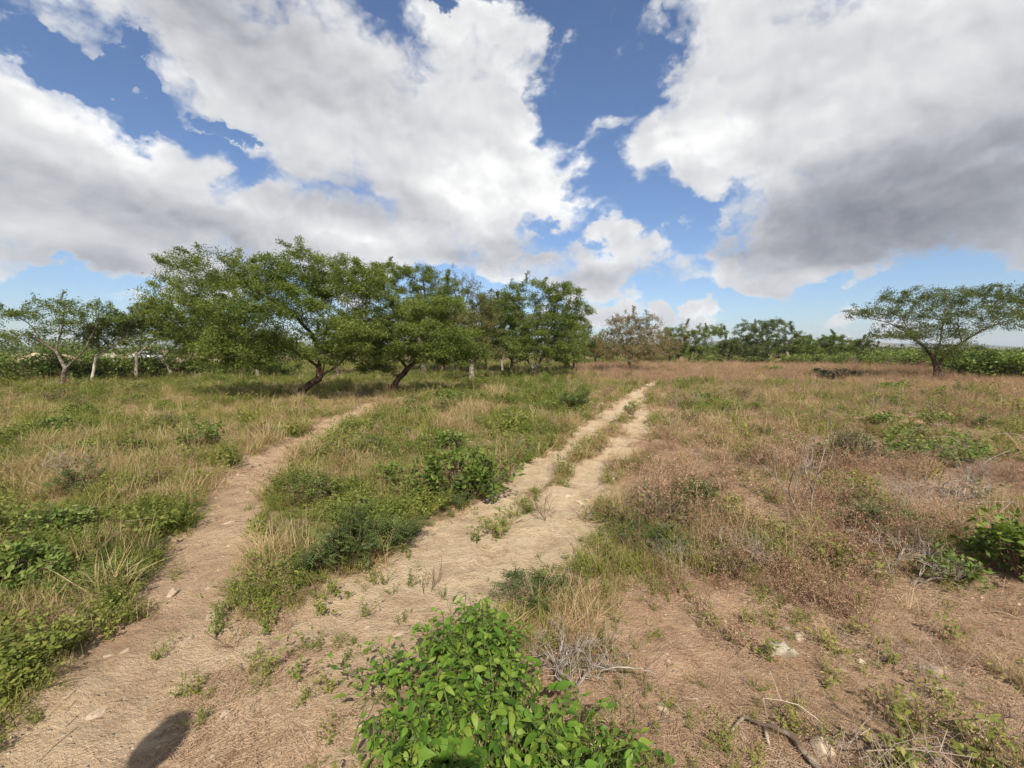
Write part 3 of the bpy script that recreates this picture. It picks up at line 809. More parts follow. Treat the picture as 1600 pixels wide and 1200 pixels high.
build_tree('leaning_tree', (319, 578),
    [[(319, 578), (320, 566), (325, 554)], [(325, 554), (345, 540), (365, 520)], [(325, 554), (325, 535), (330, 515)]],
    [(360, 540, 46, 16, 0, 1.6), (385, 515, 40, 22, 0, 1.7)],
    'short upright dark-stemmed tree in front of the rubble', LEAF_OLIVE, BARK_RED, .09, 300, 6500, .13, .042, .3, 46, shoots=12, shoot_len=.3, tint_bias=-.2)
build_tree('pale_stemmed_tree', (406, 593),
    [[(406, 593), (403, 580), (398, 566)], [(398, 566), (385, 552), (370, 545)], [(398, 566), (408, 550), (420, 535)]],
    [(395, 545, 52, 16, 0, 1.4), (425, 530, 36, 16, 0, 1.2)],
    'thin grey-stemmed tree under the left end of the big acacia', LEAF_OLIVE, BARK_PALE, .07, 260, 5000, .12, .04, .26, 47, shoots=10, shoot_len=.25, tint_bias=-.25)

# right side
build_tree('withered_tree', (986, 578),
    [[(986, 578), (984, 568), (983, 560)], [(983, 560), (970, 545), (955, 530)], [(983, 560), (985, 535), (988, 505)], [(983, 560), (1000, 548), (1020, 530)], [(983, 560), (978, 530, 1), (965, 505, 1)]],
    [(988, 510, 50, 22, 0, 2.4), (952, 540, 36, 24, 0, 2.0), (1028, 540, 40, 22, 0, 2.1), (988, 550, 68, 18, -1, 2.4), (1000, 530, 46, 22, 0, 2.2)],
    'withered tan tree with almost leafless twiggy crown at the track end', LEAF_TAN, TWIG, .12, 1150, 17000, .115, .034, .3, 50, shoots=70, shoot_len=.35, twig_n=7, layers=0)
build_tree('roadside_tree', (1076, 568),
    [[(1076, 568), (1078, 556), (1080, 545)], [(1080, 545), (1070, 530), (1060, 520)], [(1080, 545), (1095, 530), (1115, 518)]],
    [(1078, 526, 38, 18, 0, 2.4), (1114, 518, 26, 12, 0, 2.0), (1048, 524, 24, 16, 0, 2), (1080, 548, 40, 15, 0, 2.2)],
    'thin green tree right next to the withered tan tree', LEAF_ACACIA, BARK, .12, 700, 13000, .16, .055, .40, 51, shoots=14, shoot_len=.5, twig_n=9)
build_tree('roadside_tree', (1200, 567),
    [[(1200, 567), (1200, 556), (1199, 546)], [(1199, 546), (1180, 530), (1170, 515)], [(1199, 546), (1205, 525), (1208, 508)], [(1199, 546), (1225, 535), (1246, 525)]],
    [(1192, 516, 48, 19, 0, 2.8), (1198, 545, 58, 19, 0, 3.0), (1160, 542, 24, 12, 0, 1.8), (1244, 528, 24, 10, 0, 1.8), (1210, 504, 22, 8, 0, 1.8)],
    'rounded spreading green tree in the open left of the dark mound', LEAF_ACACIA_DARK, BARK, .14, 860, 19500, .16, .055, .40, 52, shoots=16, shoot_len=.5, twig_n=9)
build_tree('roadside_tree', (1300, 566),
    [[(1300, 566), (1300, 558), (1300, 550)], [(1300, 550), (1285, 540), (1280, 532)], [(1300, 550), (1315, 540), (1320, 532)]],
    [(1300, 546, 37, 19, 0, 2.4), (1299, 531, 26, 12, 0, 1.9)],
    'dense round bushy tree behind the dark leafy mound', LEAF_ACACIA, BARK, .11, 460, 10500, .16, .055, .40, 53, shoots=10, shoot_len=.4, twig_n=9)
for i, (bx, by, w, lab) in enumerate([(1046, 567, 24, 'small green tree touching the right side of the withered tree'), (1138, 567, 26, 'low green tree between thin green tree and rounded tree'),
        (1252, 567, 24, 'low round tree between the rounded tree and dense bushy tree'), (1346, 567, 20, 'low grey-green tree right of the dense bushy tree'), (930, 570, 22, 'low green tree in the gap between grove and withered tree')]):
    build_tree('roadside_tree', (bx, by), [[(bx, by), (bx, by - 8), (bx + 1, by - 15)], [(bx + 1, by - 15), (bx - 9, by - 24)], [(bx + 1, by - 15), (bx + 11, by - 26)]],
        [(bx, by - 22, w, 12, 0, 2.0), (bx + 3, by - 32, w * .7, 8, 0, 1.6)], lab, (LEAF_ACACIA, LEAF_ACACIA_DARK)[i % 2], BARK, .09, 260, 4200, .16, .055, .42, 54 + i, shoots=6, shoot_len=.4, twig_n=9)
build_tree('umbrella_acacia', (1465, 592),
    [[(1465, 592), (1464, 580), (1461, 570), (1459, 562)],
     [(1459, 562), (1448, 548), (1430, 530), (1396, 508), (1350, 494)], [(1459, 562), (1468, 540), (1474, 505), (1488, 478)], [(1464, 580), (1472, 560), (1502, 536), (1545, 512), (1590, 496)],
     [(1448, 548), (1446, 520, .8), (1430, 485, 1.0)], [(1430, 530), (1400, 530, -.8), (1372, 528, -1)], [(1502, 536), (1520, 500, .8), (1535, 470, 1.2)]],
    [(1448, 462, 66, 13, .3, 2.2), (1530, 462, 62, 15, .3, 2.2), (1385, 484, 46, 11, 0, 1.7), (1345, 490, 20, 10, 0, .9), (1590, 488, 34, 14, 0, 1.4), (1440, 494, 70, 14, -.6, 1.9), (1535, 494, 62, 14, -.5, 1.9), (1385, 526, 50, 8, -.8, 1.3), (1480, 518, 60, 12, .4, 1.8),
     (1470, 540, 46, 14, -.6, 1.4), (1455, 554, 30, 8, -.5, .9), (1390, 458, 18, 5, .2, .6), (1600, 512, 26, 8, -.2, 1)],
    'lone umbrella-shaped acacia on the bare rise at the right', LEAF_ACACIA_DARK, BARK_RED, .135, 1250, 21000, .095, .032, .24, 60, shoots=60, shoot_len=.35, shoot_dir=(-.7, 0, .35), twig_n=7, loose=.24)
build_tree('umbrella_acacia', (1668, 592),
    [[(1668, 592), (1666, 570), (1660, 550)], [(1660, 550), (1630, 510), (1605, 480)], [(1660, 550), (1680, 500), (1690, 460)]],
    [(1622, 466, 44, 13, 0, 1.6), (1680, 455, 50, 14, 0, 1.8), (1650, 490, 50, 12, 0, 1.6)],
    'acacia branch tips reaching past the lone umbrella tree', LEAF_ACACIA_DARK, BARK_RED, .15, 420, 9000, .11, .035, .27, 61, shoots=20, shoot_len=.3)

# ---------------------------------------------------------------- shrubs
def build_shrub(name, base, rx, ry, h, label, leafmat, n=900, leaf=(.05, .025), seed=0, stems=10, group=None, cat='bush', stemmat=None, up=.45, lumpy=.3, feather=0, loc=None):
    rs = np.random.default_rng(seed)
    B = Gz(*base) if loc is None else np.array([loc[0], loc[1], float(height(loc[0], loc[1]))])
    root = empty(name, B, label, cat, group)
    lumps = [np.array([rs.normal(0, .42) * rx, rs.normal(0, .42) * ry, h * (.35 + .4 * rs.random())]) for _ in range(max(5, stems))]
    S = Soup(); tips = []
    for c in lumps:
        p0 = np.array([c[0] * .25, c[1] * .25, -.03])
        mid = p0 * .5 + c * .5 + np.array([c[0] * .15, c[1] * .15, h * .06])
        line = resample([p0, mid, c], h * .18)
        r = np.linspace(.011, .004, len(line)) * max(.6, min(2.5, h * 2))
        V, Fq, T = tube(line, r, 4); S.add(V, Fq); S.V.append(np.zeros((0, 3))); S.A.append(np.zeros(0))
        for k in range(6):
            e = c + rs.normal(0, .5, 3) * np.array([rx * .55, ry * .55, h * .4]); e[2] = max(.04 * h, min(h * 1.05, e[2]))
            line2 = resample([line[-2 - (k % max(1, len(line) - 2))] if len(line) > 3 else line[-1], (c + e) / 2 + rs.normal(0, .03, 3), e], h * .25)
            V, Fq, T = tube(line2, np.linspace(.005, .0022, len(line2)) * max(.6, min(2.5, h * 2)), 3); S.add(V, Fq)
            tips.append((line2[len(line2) // 2], line2[-1]))
    obj('stems', S.mesh('stems'), stemmat or TWIG_BROWN, root)
    tips_a = np.array([t[0] for t in tips]); tips_b = np.array([t[1] for t in tips])
    k = rs.integers(0, len(tips), n); t = rs.random((n, 1)) ** .6
    k = np.where(rs.random(n) < .5, k, k - k % 6)
    C = tips_a[k] * (1 - t) + tips_b[k] * t + rs.normal(0, .09, (n, 3)) * np.array([rx, ry, h * .9]) * lumpy * 3
    C[:, 2] = np.clip(C[:, 2], .015, h * 1.15)
    D = rs.normal(0, 1, (n, 3)) + C / max(rx, h) * .8; D[:, 2] = D[:, 2] * .5 + .1
    Nn = rs.normal(0, .5, (n, 3)) + np.array([0, 0, .9])
    tint = np.clip(rs.random(n) * .7 + .3 * (C[:, 2] / h) - .1 + .2 * rs.normal(0, 1, n), 0, 1)
    L = leaf[0] * (.6 + .8 * rs.random(n))
    if feather:     # fine pinnate sprays: several narrow leaflets along a rachis
        Dn = D / np.linalg.norm(D, axis=1, keepdims=True)
        Sd = np.cross(Nn, Dn); Sd /= np.linalg.norm(Sd, axis=1, keepdims=True)
        Vs, Fs, Ts, off = [], [], [], 0
        for q in range(feather):
            for sg in (-1, 1):
                c = C + Dn * (L * (q + .5) / feather)[:, None]
                V, Fq, T = leaf_quads(c, Sd * sg + Dn * .35, Nn, L * .32, leaf[1] * .8, tint)
                Vs.append(V); Fs.append(Fq + off); Ts.append(T); off += len(V)
        V, Fq, T = np.concatenate(Vs), np.concatenate(Fs), np.concatenate(Ts)
    else:
        V, Fq, T = leaf_quads(C, D, Nn, L, leaf[1] * (.7 + .6 * rs.random(n)), tint)
    obj('foliage', mesh_np('foliage', V, Fq, dict(tint=T)), leafmat, root)
    return root

# hedge on the left, thicket on the right, seen as single shrubs
HEDGE_LABELS = ['green hedge shrub at the outer end of the left hedge', 'green hedge shrub next to the outer end of the left hedge', 'green hedge shrub left of the flat-topped tree fork', 'green hedge shrub right behind the flat-topped tree trunk',
    'green hedge shrub between flat-topped tree and white stem', 'green hedge shrub right of the white-stemmed tree', 'green hedge shrub left of the pale straight-stemmed tree', 'green hedge shrub right of the pale straight-stemmed tree',
    'lower hedge shrub behind the small left-tilting tree', 'low hedge shrub behind the crooked dark tree', 'low hedge shrub in front of the beige rubble', 'low hedge shrub below the orange tarpaulin', 'low shrub behind the left side of the large leaning acacia']
def thicket_label(px, py):
    if px < 970: return 'low thicket shrub between the grove and the withered tan tree'
    if px < 1060: return 'low thicket shrub just right behind the withered tan tree'
    if px < 1190: return 'low thicket shrub between thin green tree and rounded tree'
    if px < 1300: return 'thicket shrub between rounded tree and dense bushy tree'
    if px < 1455: return 'yellow-green thicket shrub left of the lone umbrella acacia'
    return 'tall yellow-green thicket shrub behind the front row right of acacia' if py < 580 else 'yellow-green shrub in front row right of the lone umbrella acacia'
for i, (px, py, h) in enumerate([(-30, 598, 1.25), (12, 597, 1.3), (52, 596, 1.2), (84, 594, 1.3), (122, 593, 1.25), (158, 592, 1.3), (190, 590, 1.15), (228, 588, 1.1), (252, 587, .95), (290, 586, .8), (335, 586, .75), (370, 587, .7), (435, 586, .7)]):
    build_shrub('hedge_shrub', (px, py), 1.35, 1.0, h * (1.2, .95, 1.3, 1.05, 1.2, 1.0, 1.15, 1.35, 1.25, 1.1, 1.2, 1.3, 1.1)[i], HEDGE_LABELS[i], LEAF_THICKET if i % 3 else LEAF_BRIGHT, 1900, (.14, .075), 100 + i, 12, 'hedge shrubs on the left field edge', lumpy=.42)
k = 0
for (px, py, h, w) in [(1122, 566, .8, 2.0), (1150, 567, 1.0, 2.2), (1172, 567, .9, 2.0), (1232, 568, 1.0, 2.0), (1262, 568, 1.1, 2.0), (1288, 569, 1.0, 1.9), (1322, 570, 1.2, 2.1), (1350, 571, 1.5, 2.2), (1378, 573, 1.5, 2.0), (1405, 575, 1.55, 2.0), (1432, 577, 1.5, 1.9),
                        (1490, 585, 1.35, 1.5), (1515, 588, 1.3, 1.4), (1540, 590, 1.35, 1.4), (1566, 590, 1.3, 1.4), (1592, 591, 1.35, 1.4), (1620, 592, 1.3, 1.4), (1505, 573, 1.7, 2.1), (1545, 573, 1.8, 2.1), (1585, 573, 1.75, 2.1), (1625, 574, 1.75, 2.0), (1450, 574, 1.4, 1.9), (1655, 590, 1.3, 1.4),
                        (1010, 566, .8, 2.2), (1042, 565, .9, 2.2), (1098, 565, .8, 2.2), (925, 568, .8, 2.2), (955, 567, .8, 2.2)]:
    build_shrub('thicket_shrub', (px, py), w, 1.3, h, thicket_label(px, py), LEAF_THICKET, 1500, (.19, .10), 140 + k, 12, thicket_label(px, py).replace('shrub', 'shrubs'), lumpy=.42); k += 1

# single bushes in the field
build_shrub('leafy_bush', (722, 775), .52, .45, .50, 'bright green leafy bush left of the sandy track', LEAF_BRIGHT, 1700, (.062, .034), 201, 16)
build_shrub('feathery_bush', (542, 884), .20, .20, .40, 'dark blue-green feathery bush between footpath and track', LEAF_BLUE, 620, (.085, .011), 202, 12, feather=6)
build_shrub('feathery_bush', (608, 850), .28, .22, .20, 'thin grey-green feathery bush behind the dark one', LEAF_BLUE, 420, (.085, .011), 203, 12, feather=5)
build_shrub('feathery_bush', (896, 643), .46, .35, .42, 'small dark feathery bush by the far left rut', LEAF_BLUE, 700, (.12, .016), 204, 12, feather=5)
build_shrub('field_bush', (312, 697), .40, .35, .42, 'rounded mid-green bush beside the left footpath', LEAF_THICKET, 1100, (.055, .028), 205, 14)
build_shrub('field_bush', (200, 708), .45, .35, .30, 'low dark green bush near the grey brush on the left', LEAF_ACACIA, 900, (.055, .026), 206, 12)
build_shrub('leafy_bush', (1606, 908), .32, .32, .42, 'glossy dark green leafy bush on the right field edge', LEAF_BRIGHT, 1500, (.052, .03), 207, 14)
build_shrub('sprawling_bush', (1455, 722), .85, .45, .36, 'wide sprawling green bush among dry herbs on the right', LEAF_THICKET, 1900, (.055, .03), 208, 16)
build_shrub('sprawling_bush', (1370, 668), .55, .4, .32, 'light green sprawling bush behind the dark twiggy shrub', LEAF_THICKET, 1100, (.06, .03), 209, 12)
build_shrub('twiggy_bush', (1330, 728), .36, .3, .52, 'dark twiggy shrub with few leaves behind the bare sapling', LEAF_ACACIA_DARK, 420, (.04, .018), 210, 26, stemmat=BARK)
build_shrub('leafy_bush', (5, 930), .26, .35, .30, 'yellow-green leafy bush at the left field edge', LEAF_THICKET, 900, (.045, .026), 211, 12)
build_shrub('dark_mound_bush', (1298, 588), 1.15, .8, .48, 'blackish green low mound of leaves in the pinkish grass', LEAF_BLACKISH, 2600, (.12, .06), 212, 18)
build_shrub('field_bush', (1207, 581), .75, .6, .38, 'small green bush in pinkish grass left of the dark mound', LEAF_THICKET, 1000, (.12, .06), 213, 12)
build_shrub('sprawling_bush', (1392, 612), .95, .6, .34, 'low green bush in the reddish grass below the lone tree', LEAF_THICKET, 1300, (.09, .045), 214, 12)
build_shrub('feathery_bush', (1074, 796), .32, .28, .32, 'grey-green feathery bush among reddish dry herbs', LEAF_BLUE, 420, (.075, .011), 215, 14, feather=5)
build_shrub('feathery_bush', (838, 940), .32, .16, .15, 'thin grey-green feathery growth behind the front leafy bush', LEAF_BLUE, 380, (.07, .009), 216, 12, feather=5)
build_shrub('field_bush', (706, 628), .7, .5, .34, 'low green clump in dry grass near the shaded soil', LEAF_THICKET, 900, (.08, .04), 217, 12)
build_shrub('field_bush', (985, 648), .22, .2, .30, 'tiny green bush between the far ruts of the track', LEAF_ACACIA, 380, (.05, .024), 218, 8)
build_shrub('field_bush', (124, 648), .35, .3, .28, 'small dark bush in yellow-green grass at the left', LEAF_ACACIA, 600, (.06, .03), 219, 10)
build_shrub('field_bush', (1075, 630), .55, .45, .32, 'low green bush just right of the track end', LEAF_THICKET, 800, (.08, .04), 220, 10)
build_shrub('field_bush', (640, 790), .30, .28, .26, 'low grey-green bush left of the bright leafy bush', LEAF_ACACIA, 650, (.045, .02), 221, 10)

# small bushes dotted over the field: four kinds, copied
def copy_thing(root, loc, rz, sc, label, group):
    r = root.copy(); COL.objects.link(r); r.location = loc; r.rotation_euler = (0, 0, rz); r.scale = (sc, sc, sc)
    r['label'] = label; r['group'] = group
    for ch in root.children:
        c = ch.copy(); COL.objects.link(c); c.parent = r
    return r
def dotted_bushes():
    rs = np.random.default_rng(606)
    spots = []
    while len(spots) < 90:
        y = 3.0 * (28 / 3.0) ** rs.random(); x = (rs.random() * 2 - 1) * 1.15 * y
        c = cover_fields(np.array([x]), np.array([y]))
        if c['bare'][0] > (.5 if rs.random() < .3 else .15) or c['sparse'][0] > .5 or rs.random() > .25 + c['green'][0]: continue
        if y < 4.2 and -1.6 < x < .9: continue
        spots.append((x, y, c['side'][0], c['bare'][0]))
    kinds = [('field_bush', LEAF_THICKET, (.045, .024), .24, 420, 0, 'small yellow-green bush dotted'), ('field_bush', LEAF_ACACIA, (.034, .017), .26, 460, 0, 'small dull green bush dotted'),
             ('feathery_bush', LEAF_BLUE, (.075, .010), .26, 170, 5, 'small grey-green feathery bush dotted'), ('dry_bush', LEAF_OLIVE, (.036, .016), .30, 300, 0, 'small olive twiggy bush dotted')]
    protos = {}
    for i, (x, y, side, b) in enumerate(spots):
        k = i % 4; nm, mt, lf, h, n, fe, lab = kinds[k]
        where = ' right of the track' if side > .5 else ' left of the track'
        lab2 = lab + where + (' near the viewpoint' if False else ' among dry herbs' if side > .5 else ' among green weeds')
        grp = lab2.replace('bush', 'bushes')
        z = float(height(x, y)); sc = rs.uniform(.55, 1.15) * (1 + .03 * y) * (.6 if b > .15 else 1)
        if k not in protos:
            protos[k] = build_shrub(nm, None, .26, .24, h, lab2, mt, n, lf, 620 + k, 9, grp, feather=fe, loc=(x, y)); protos[k].scale = (sc,) * 3
        else: copy_thing(protos[k], (x, y, z), rs.random() * 6.28, sc, lab2, grp)
dotted_bushes()

# ---------------------------------------------------------------- front leafy bush: each large leaf an object
LEAF_FRONT = leaf_mat('front_leaf', [(.038, .085, .012), (.065, .135, .015), (.100, .190, .020), (.140, .235, .028), (.20, .265, .04)], trans=.34, rough=.5, spec=.25, each=.55)
LEAF_YELLOW = leaf_mat('yellowed_leaf', [(.42, .36, .06), (.50, .40, .08), (.55, .34, .05)], trans=.35, rough=.5)

def leaf_mesh(name, L, Wd, fold, curl, tint):
    prof = [0.0, .66, 1.0, .80, .34, 0.0]; ts = [0, .14, .36, .62, .86, 1.0]
    V = []; n = len(ts)
    for t, w in zip(ts, prof):
        z = -curl * t * t * L; wv = w * Wd * .5
        V += [(t * L, -wv, z + fold * wv), (t * L, 0, z), (t * L, wv, z + fold * wv)]
    V = np.array(V); Fq = []
    for i in range(n - 1):
        a = i * 3; Fq += [(a, a + 3, a + 4, a + 1), (a + 1, a + 4, a + 5, a + 2)]
    return mesh_np(name, V, np.array(Fq), dict(tint=np.full(len(V), tint)), True)

def front_bush():
    rs = np.random.default_rng(77)
    B = Gz(745, 1090)
    root = empty('leafy_bush', B, 'bright green broad-leaved bush in front of the dry twig clump', 'bush')
    kinds = [leaf_mesh('leaf', l, w, f, c, t) for (l, w, f, c, t) in [(.042, .023, .35, .25, .2), (.048, .026, .25, .45, .55), (.036, .020, .45, .2, .75), (.044, .023, .2, .6, .95), (.030, .017, .3, .35, .6), (.052, .029, .3, .3, .4)]]
    for k_ in kinds: k_.materials.append(LEAF_FRONT)
    yel = [leaf_mesh('leaf', .042, .025, .4, .5, t) for t in (.1, .5, .9)]
    for k_ in yel: k_.materials.append(LEAF_YELLOW)
    # outline of the bush on the ground, and the stems that carry the leaves
    outline = [(735, 965, .22), (695, 1000, .26), (775, 1000, .24), (655, 1050, .22), (735, 1050, .32), (805, 1050, .24), (690, 1110, .34), (780, 1115, .32), (855, 1135, .24), (650, 1165, .30), (740, 1180, .34), (835, 1185, .30), (915, 1165, .22), (950, 1200, .22), (700, 1245, .32), (800, 1255, .30), (890, 1250, .26), (630, 1235, .28), (590, 1040, .13), (580, 1150, .13), (1000, 1205, .12)]
    S = Soup(); L = []
    for (px, py, h) in outline:
        c = Gz(px, py) - B
        # the pixel marks the leaf mass at height h*.6: bring the foot nearer to where it stands
        c = ground_at(775 + (px - 775) * .86, py, h * .55) - B; c[2] = 0
        for s in range(19):
            foot = c + np.array([rs.normal(0, .05), rs.normal(0, .06), -.02])
            d = np.array([rs.normal(0, .075), rs.normal(0, .075), 0])
            top = foot + d + np.array([0, 0, h * (.55 + .5 * rs.random())])
            line = resample([foot, (foot + top) / 2 + d * -.15 + rs.normal(0, .012, 3), top], .045)
            V, Fq, T = tube(line, np.linspace(.0035, .0018, len(line)), 4); S.add(V, Fq)
            m = len(line)
            for q in range(max(1, m // 4), m):
                for side in range(3 if q == m - 1 else 2):
                    az = rs.random() * 6.283 if q == m - 1 else q * 2.4 + side * 3.1416 + rs.normal(0, .4)
                    pet = .018 + .02 * rs.random()
                    dirv = np.array([math.cos(az), math.sin(az), .25 + .25 * rs.normal()])
                    p = line[q] + dirv * pet
                    V, Fq, T = tube([line[q], p], [.0012, .0009], 3); S.add(V, Fq)
                    L.append((p, az, rs.normal(-.05, .38), rs.normal(0, .5), .5 + .85 * rs.random()))
    obj('stems', S.mesh('stems'), leaf_mat('green_stem', [(.10, .13, .035), (.14, .15, .05)], trans=.05), root)
    # leaves nearest the eye and uppermost show largest
    cp = np.array([0, 0, CAM_H]) - B
    key = [np.linalg.norm(l[0] - cp) - 1.1 * l[0][2] + (3 if (l[0] + B)[1] < 1.22 else 0) for l in L]
    order = np.argsort(key)
    from mathutils import Euler
    rest = Soup()
    vis = set(order[:300].tolist()) if len(order) > 300 else set(range(len(L)))
    for i, (p, az, pit, rol, sc) in enumerate(L):
        yl = rs.random() < .03
        me = yel[rs.integers(3)] if yl else kinds[rs.integers(len(kinds))]
        eul = Euler((rol, pit, az), 'XYZ')
        if i in vis:
            o = obj('leaf', me, None, root, loc=p); o.rotation_euler = eul; o.scale = (sc,) * 3
        else:
            M = np.array(eul.to_matrix())
            co = np.empty(len(me.vertices) * 3, np.float32); me.vertices.foreach_get('co', co)
            fq = np.array([list(f.vertices) for f in me.polygons])
            a = np.empty(len(me.vertices), np.float32); me.attributes['tint'].data.foreach_get('value', a)
            rest.add(co.reshape(-1, 3) @ M.T * sc + p, fq, np.clip(a + rs.normal(0, .2), 0, 1))
    if rest.n: obj('foliage', rest.mesh('foliage', True), LEAF_FRONT, root, kind='stuff')
front_bush()

# ---------------------------------------------------------------- bare and dead shrubs, branches
def build_dry_shrub(name, base, h, spread, label, mat, n0=4, depth=4, seed=0, r0=.012, lean=(0, 0, 0), cat='dead shrub', group=None, up=.25):
    rs = np.random.default_rng(seed); B = Gz(*base)
    root = empty(name, B, label, cat, group)
    SA, SB = Soup(), Soup()
    def rec(p, d, l, r, lev):
        pts = [p]; q = p
        for s in range(3):
            d = d + rs.normal(0, .16, 3) + np.array([0, 0, up * .25]); d = d / np.linalg.norm(d)
            q = q + d * l / 3; pts.append(q)
        V, Fq, T = tube(resample(pts, l / 4), np.linspace(r, r * .62, len(resample(pts, l / 4))), 5 if lev == 0 else 3)
        (SA if lev < 2 else SB).add(V, Fq)
        if lev >= depth: return
        for c in range(rs.integers(2, 4)):
            a = pts[1 + c % 3] if c else pts[-1]
            nd = d + rs.normal(0, spread, 3) + np.array([0, 0, up]); nd /= np.linalg.norm(nd)
            rec(a, nd, l * (.58 + .25 * rs.random()), r * .6, lev + 1)
    for i in range(n0):
        a = rs.random() * 6.283
        d = np.array([math.cos(a) * spread, math.sin(a) * spread, 1.0]) + np.array(lean); d /= np.linalg.norm(d)
        rec(np.array([math.cos(a) * .03, math.sin(a) * .03, -.03]), d, h * .42, r0, 0)
    obj('stem', SA.mesh('stem'), mat, root)
    obj('twigs', SB.mesh('twigs'), mat, root)
    return root
build_dry_shrub('dead_sapling', (1262, 812), .85, .45, 'bare pale sapling standing in the dry herbs on the right', TWIG, 2, 4, 301, .011, up=.4)
build_dry_shrub('dry_twig_clump', (890, 1062), .30, .75, 'dry grey twig clump pressed against the front leafy bush', TWIG, 12, 3, 302, .006, up=.1)
build_dry_shrub('dry_twig_clump', (962, 1040), .24, .8, 'smaller dry grey twig clump on the bare side of the front bush', TWIG, 7, 3, 303, .005, up=.1)
build_dry_shrub('brush_heap', (120, 742), .45, 1.0, 'grey heap of dead brush in the left field', TWIG, 10, 4, 304, .010, up=.0)
build_dry_shrub('brush_heap', (215, 752), .32, 1.2, 'low dead brush trailing toward the left footpath', TWIG, 8, 3, 305, .008, up=-.05)
build_dry_shrub('brush_heap', (1495, 782), .42, 1.1, 'tangle of grey dead brush beside the sprawling green bush', TWIG, 12, 4, 306, .009, up=.0)
build_dry_shrub('brush_heap', (445, 840), .26, 1.1, 'brown dead brush lying left of the dark feathery bush', TWIG_BROWN, 9, 3, 307, .007, up=-.02)
build_dry_shrub('dead_sapling', (668, 925), .30, .35, 'tiny leafless twig standing on the sandy track edge', TWIG_BROWN, 3, 2, 308, .004, up=.4)
build_dry_shrub('dead_sapling', (860, 815), .36, .7, 'reddish leafless twig leaning over the right rut', TWIG_BROWN, 4, 3, 309, .004, up=.2)
build_dry_shrub('brush_heap', (800, 712), .36, 1.0, 'grey dead brush on the left verge of the track', TWIG, 9, 4, 310, .007, up=.0)
build_dry_shrub('brush_heap', (1290, 905), .30, 1.2, 'dry twigs fallen under the bare pale sapling', TWIG_BROWN, 7, 3, 311, .006, up=-.05)
build_dry_shrub('dead_sapling', (990, 860), .42, .5, 'thin dry stalks among reddish herbs near the track', TWIG_BROWN, 6, 3, 312, .004, up=.35)
build_dry_shrub('dead_sapling', (1420, 1170), .34, .4, 'thin dark stalk rising from the stony ground', TWIG_BROWN, 2, 3, 313, .005, up=.35)

def dotted_brush():
    rs = np.random.default_rng(717)
    protos = [build_dry_shrub('brush_heap', (1180, 745), .42, .9, 'tangled brown dead brush standing among the reddish herbs', TWIG_BROWN, 7, 4, 331, .005, group='brown dead brush among the reddish herbs', up=.1),
              build_dry_shrub('brush_heap', (1410, 800), .40, .8, 'tangled grey dead brush standing among the reddish herbs', TWIG, 6, 4, 332, .005, group='grey dead brush among the reddish herbs', up=.15),
              build_dry_shrub('brush_heap', (1010, 735), .34, 1.1, 'low spreading dead brush lying among the reddish herbs', TWIG_BROWN, 8, 3, 333, .004, group='low dead brush among the reddish herbs', up=.0)]
    made = 0
    while made < 42:
        y = 2.9 * (15 / 2.9) ** rs.random(); x = .5 + .05 * y + rs.random() * (1.15 * y)
        c = cover_fields(np.array([x]), np.array([y]))
        if c['bare'][0] > .1 or c['sparse'][0] > .6 or c['side'][0] < .6: continue
        p = protos[made % 3]
        copy_thing(p, (x, y, float(height(x, y))), rs.random() * 6.28, rs.uniform(.55, 1.15), p['label'], p['group']); made += 1
dotted_brush()

def lying_branch(name, pts, radii, label, mat, side=(), seed=0):
    P = [Gz(px, py) + np.array([0, 0, r * .7 + lift]) for (px, py, lift), r in zip(pts, radii)]
    B = P[0].copy(); root = empty(name, (B[0], B[1], B[2] - radii[0]), label, 'branch')
    off = np.array([B[0], B[1], B[2] - radii[0]])
    line = resample([p - off for p in P], .025); r = np.interp(np.linspace(0, 1, len(line)), np.linspace(0, 1, len(radii)), radii)
    rs = np.random.default_rng(seed); line = line + rs.normal(0, .003, line.shape)
    V, Fq, T = tube(line, r, 8, .16, seed)
    S = Soup(); S.add(V, Fq); S.F.setdefault(3, []).append(T)
    obj('stem', S.mesh('stem', True), mat, root)
    for s in side:
        Q = [Gz(px, py) + np.array([0, 0, lift]) - off for (px, py, lift) in s]
        l2 = resample(Q, .02); V, Fq, T = tube(l2, np.linspace(.009, .004, len(l2)), 6, .15, seed + 1)
        S = Soup(); S.add(V, Fq); S.F.setdefault(3, []).append(T)
        obj('side_twig', S.mesh('side_twig', True), mat, root)
LOGWOOD = rough_mat('weathered_wood', (.20, .15, .105), (.42, .35, .27), 22, .7, .9, (.12, .085, .06), .008)
lying_branch('fallen_branch', [(1158, 1128, .02), (1190, 1146, .035), (1232, 1158, .03), (1252, 1180, .02), (1290, 1215, .0)], [.005, .008, .011, .012, .014], 'weathered crooked branch lying on stony soil at the right', LOGWOOD,
             [[(1162, 1130, .025), (1148, 1142, .02), (1136, 1158, .0)], [(1194, 1148, .03), (1200, 1166, .02), (1206, 1180, .0)]], 5)
lying_branch('fallen_branch', [(1362, 842, .03), (1392, 850, .05), (1412, 856, .04), (1400, 882, .0)], [.006, .008, .009, .007], 'pale thin branch bent at a right angle in dry herbs', TWIG, [], 6)
lying_branch('fallen_branch', [(940, 1078, .10), (990, 1074, .10), (1030, 1072, .06)], [.003, .004, .003], 'straight dry stick lying across the twig clump', TWIG, [], 7)
lying_branch('fallen_branch', [(1168, 838, .02), (1195, 830, .03), (1215, 826, .02)], [.004, .006, .005], 'short brown stick on the reddish soil patch', TWIG_BROWN, [], 8)

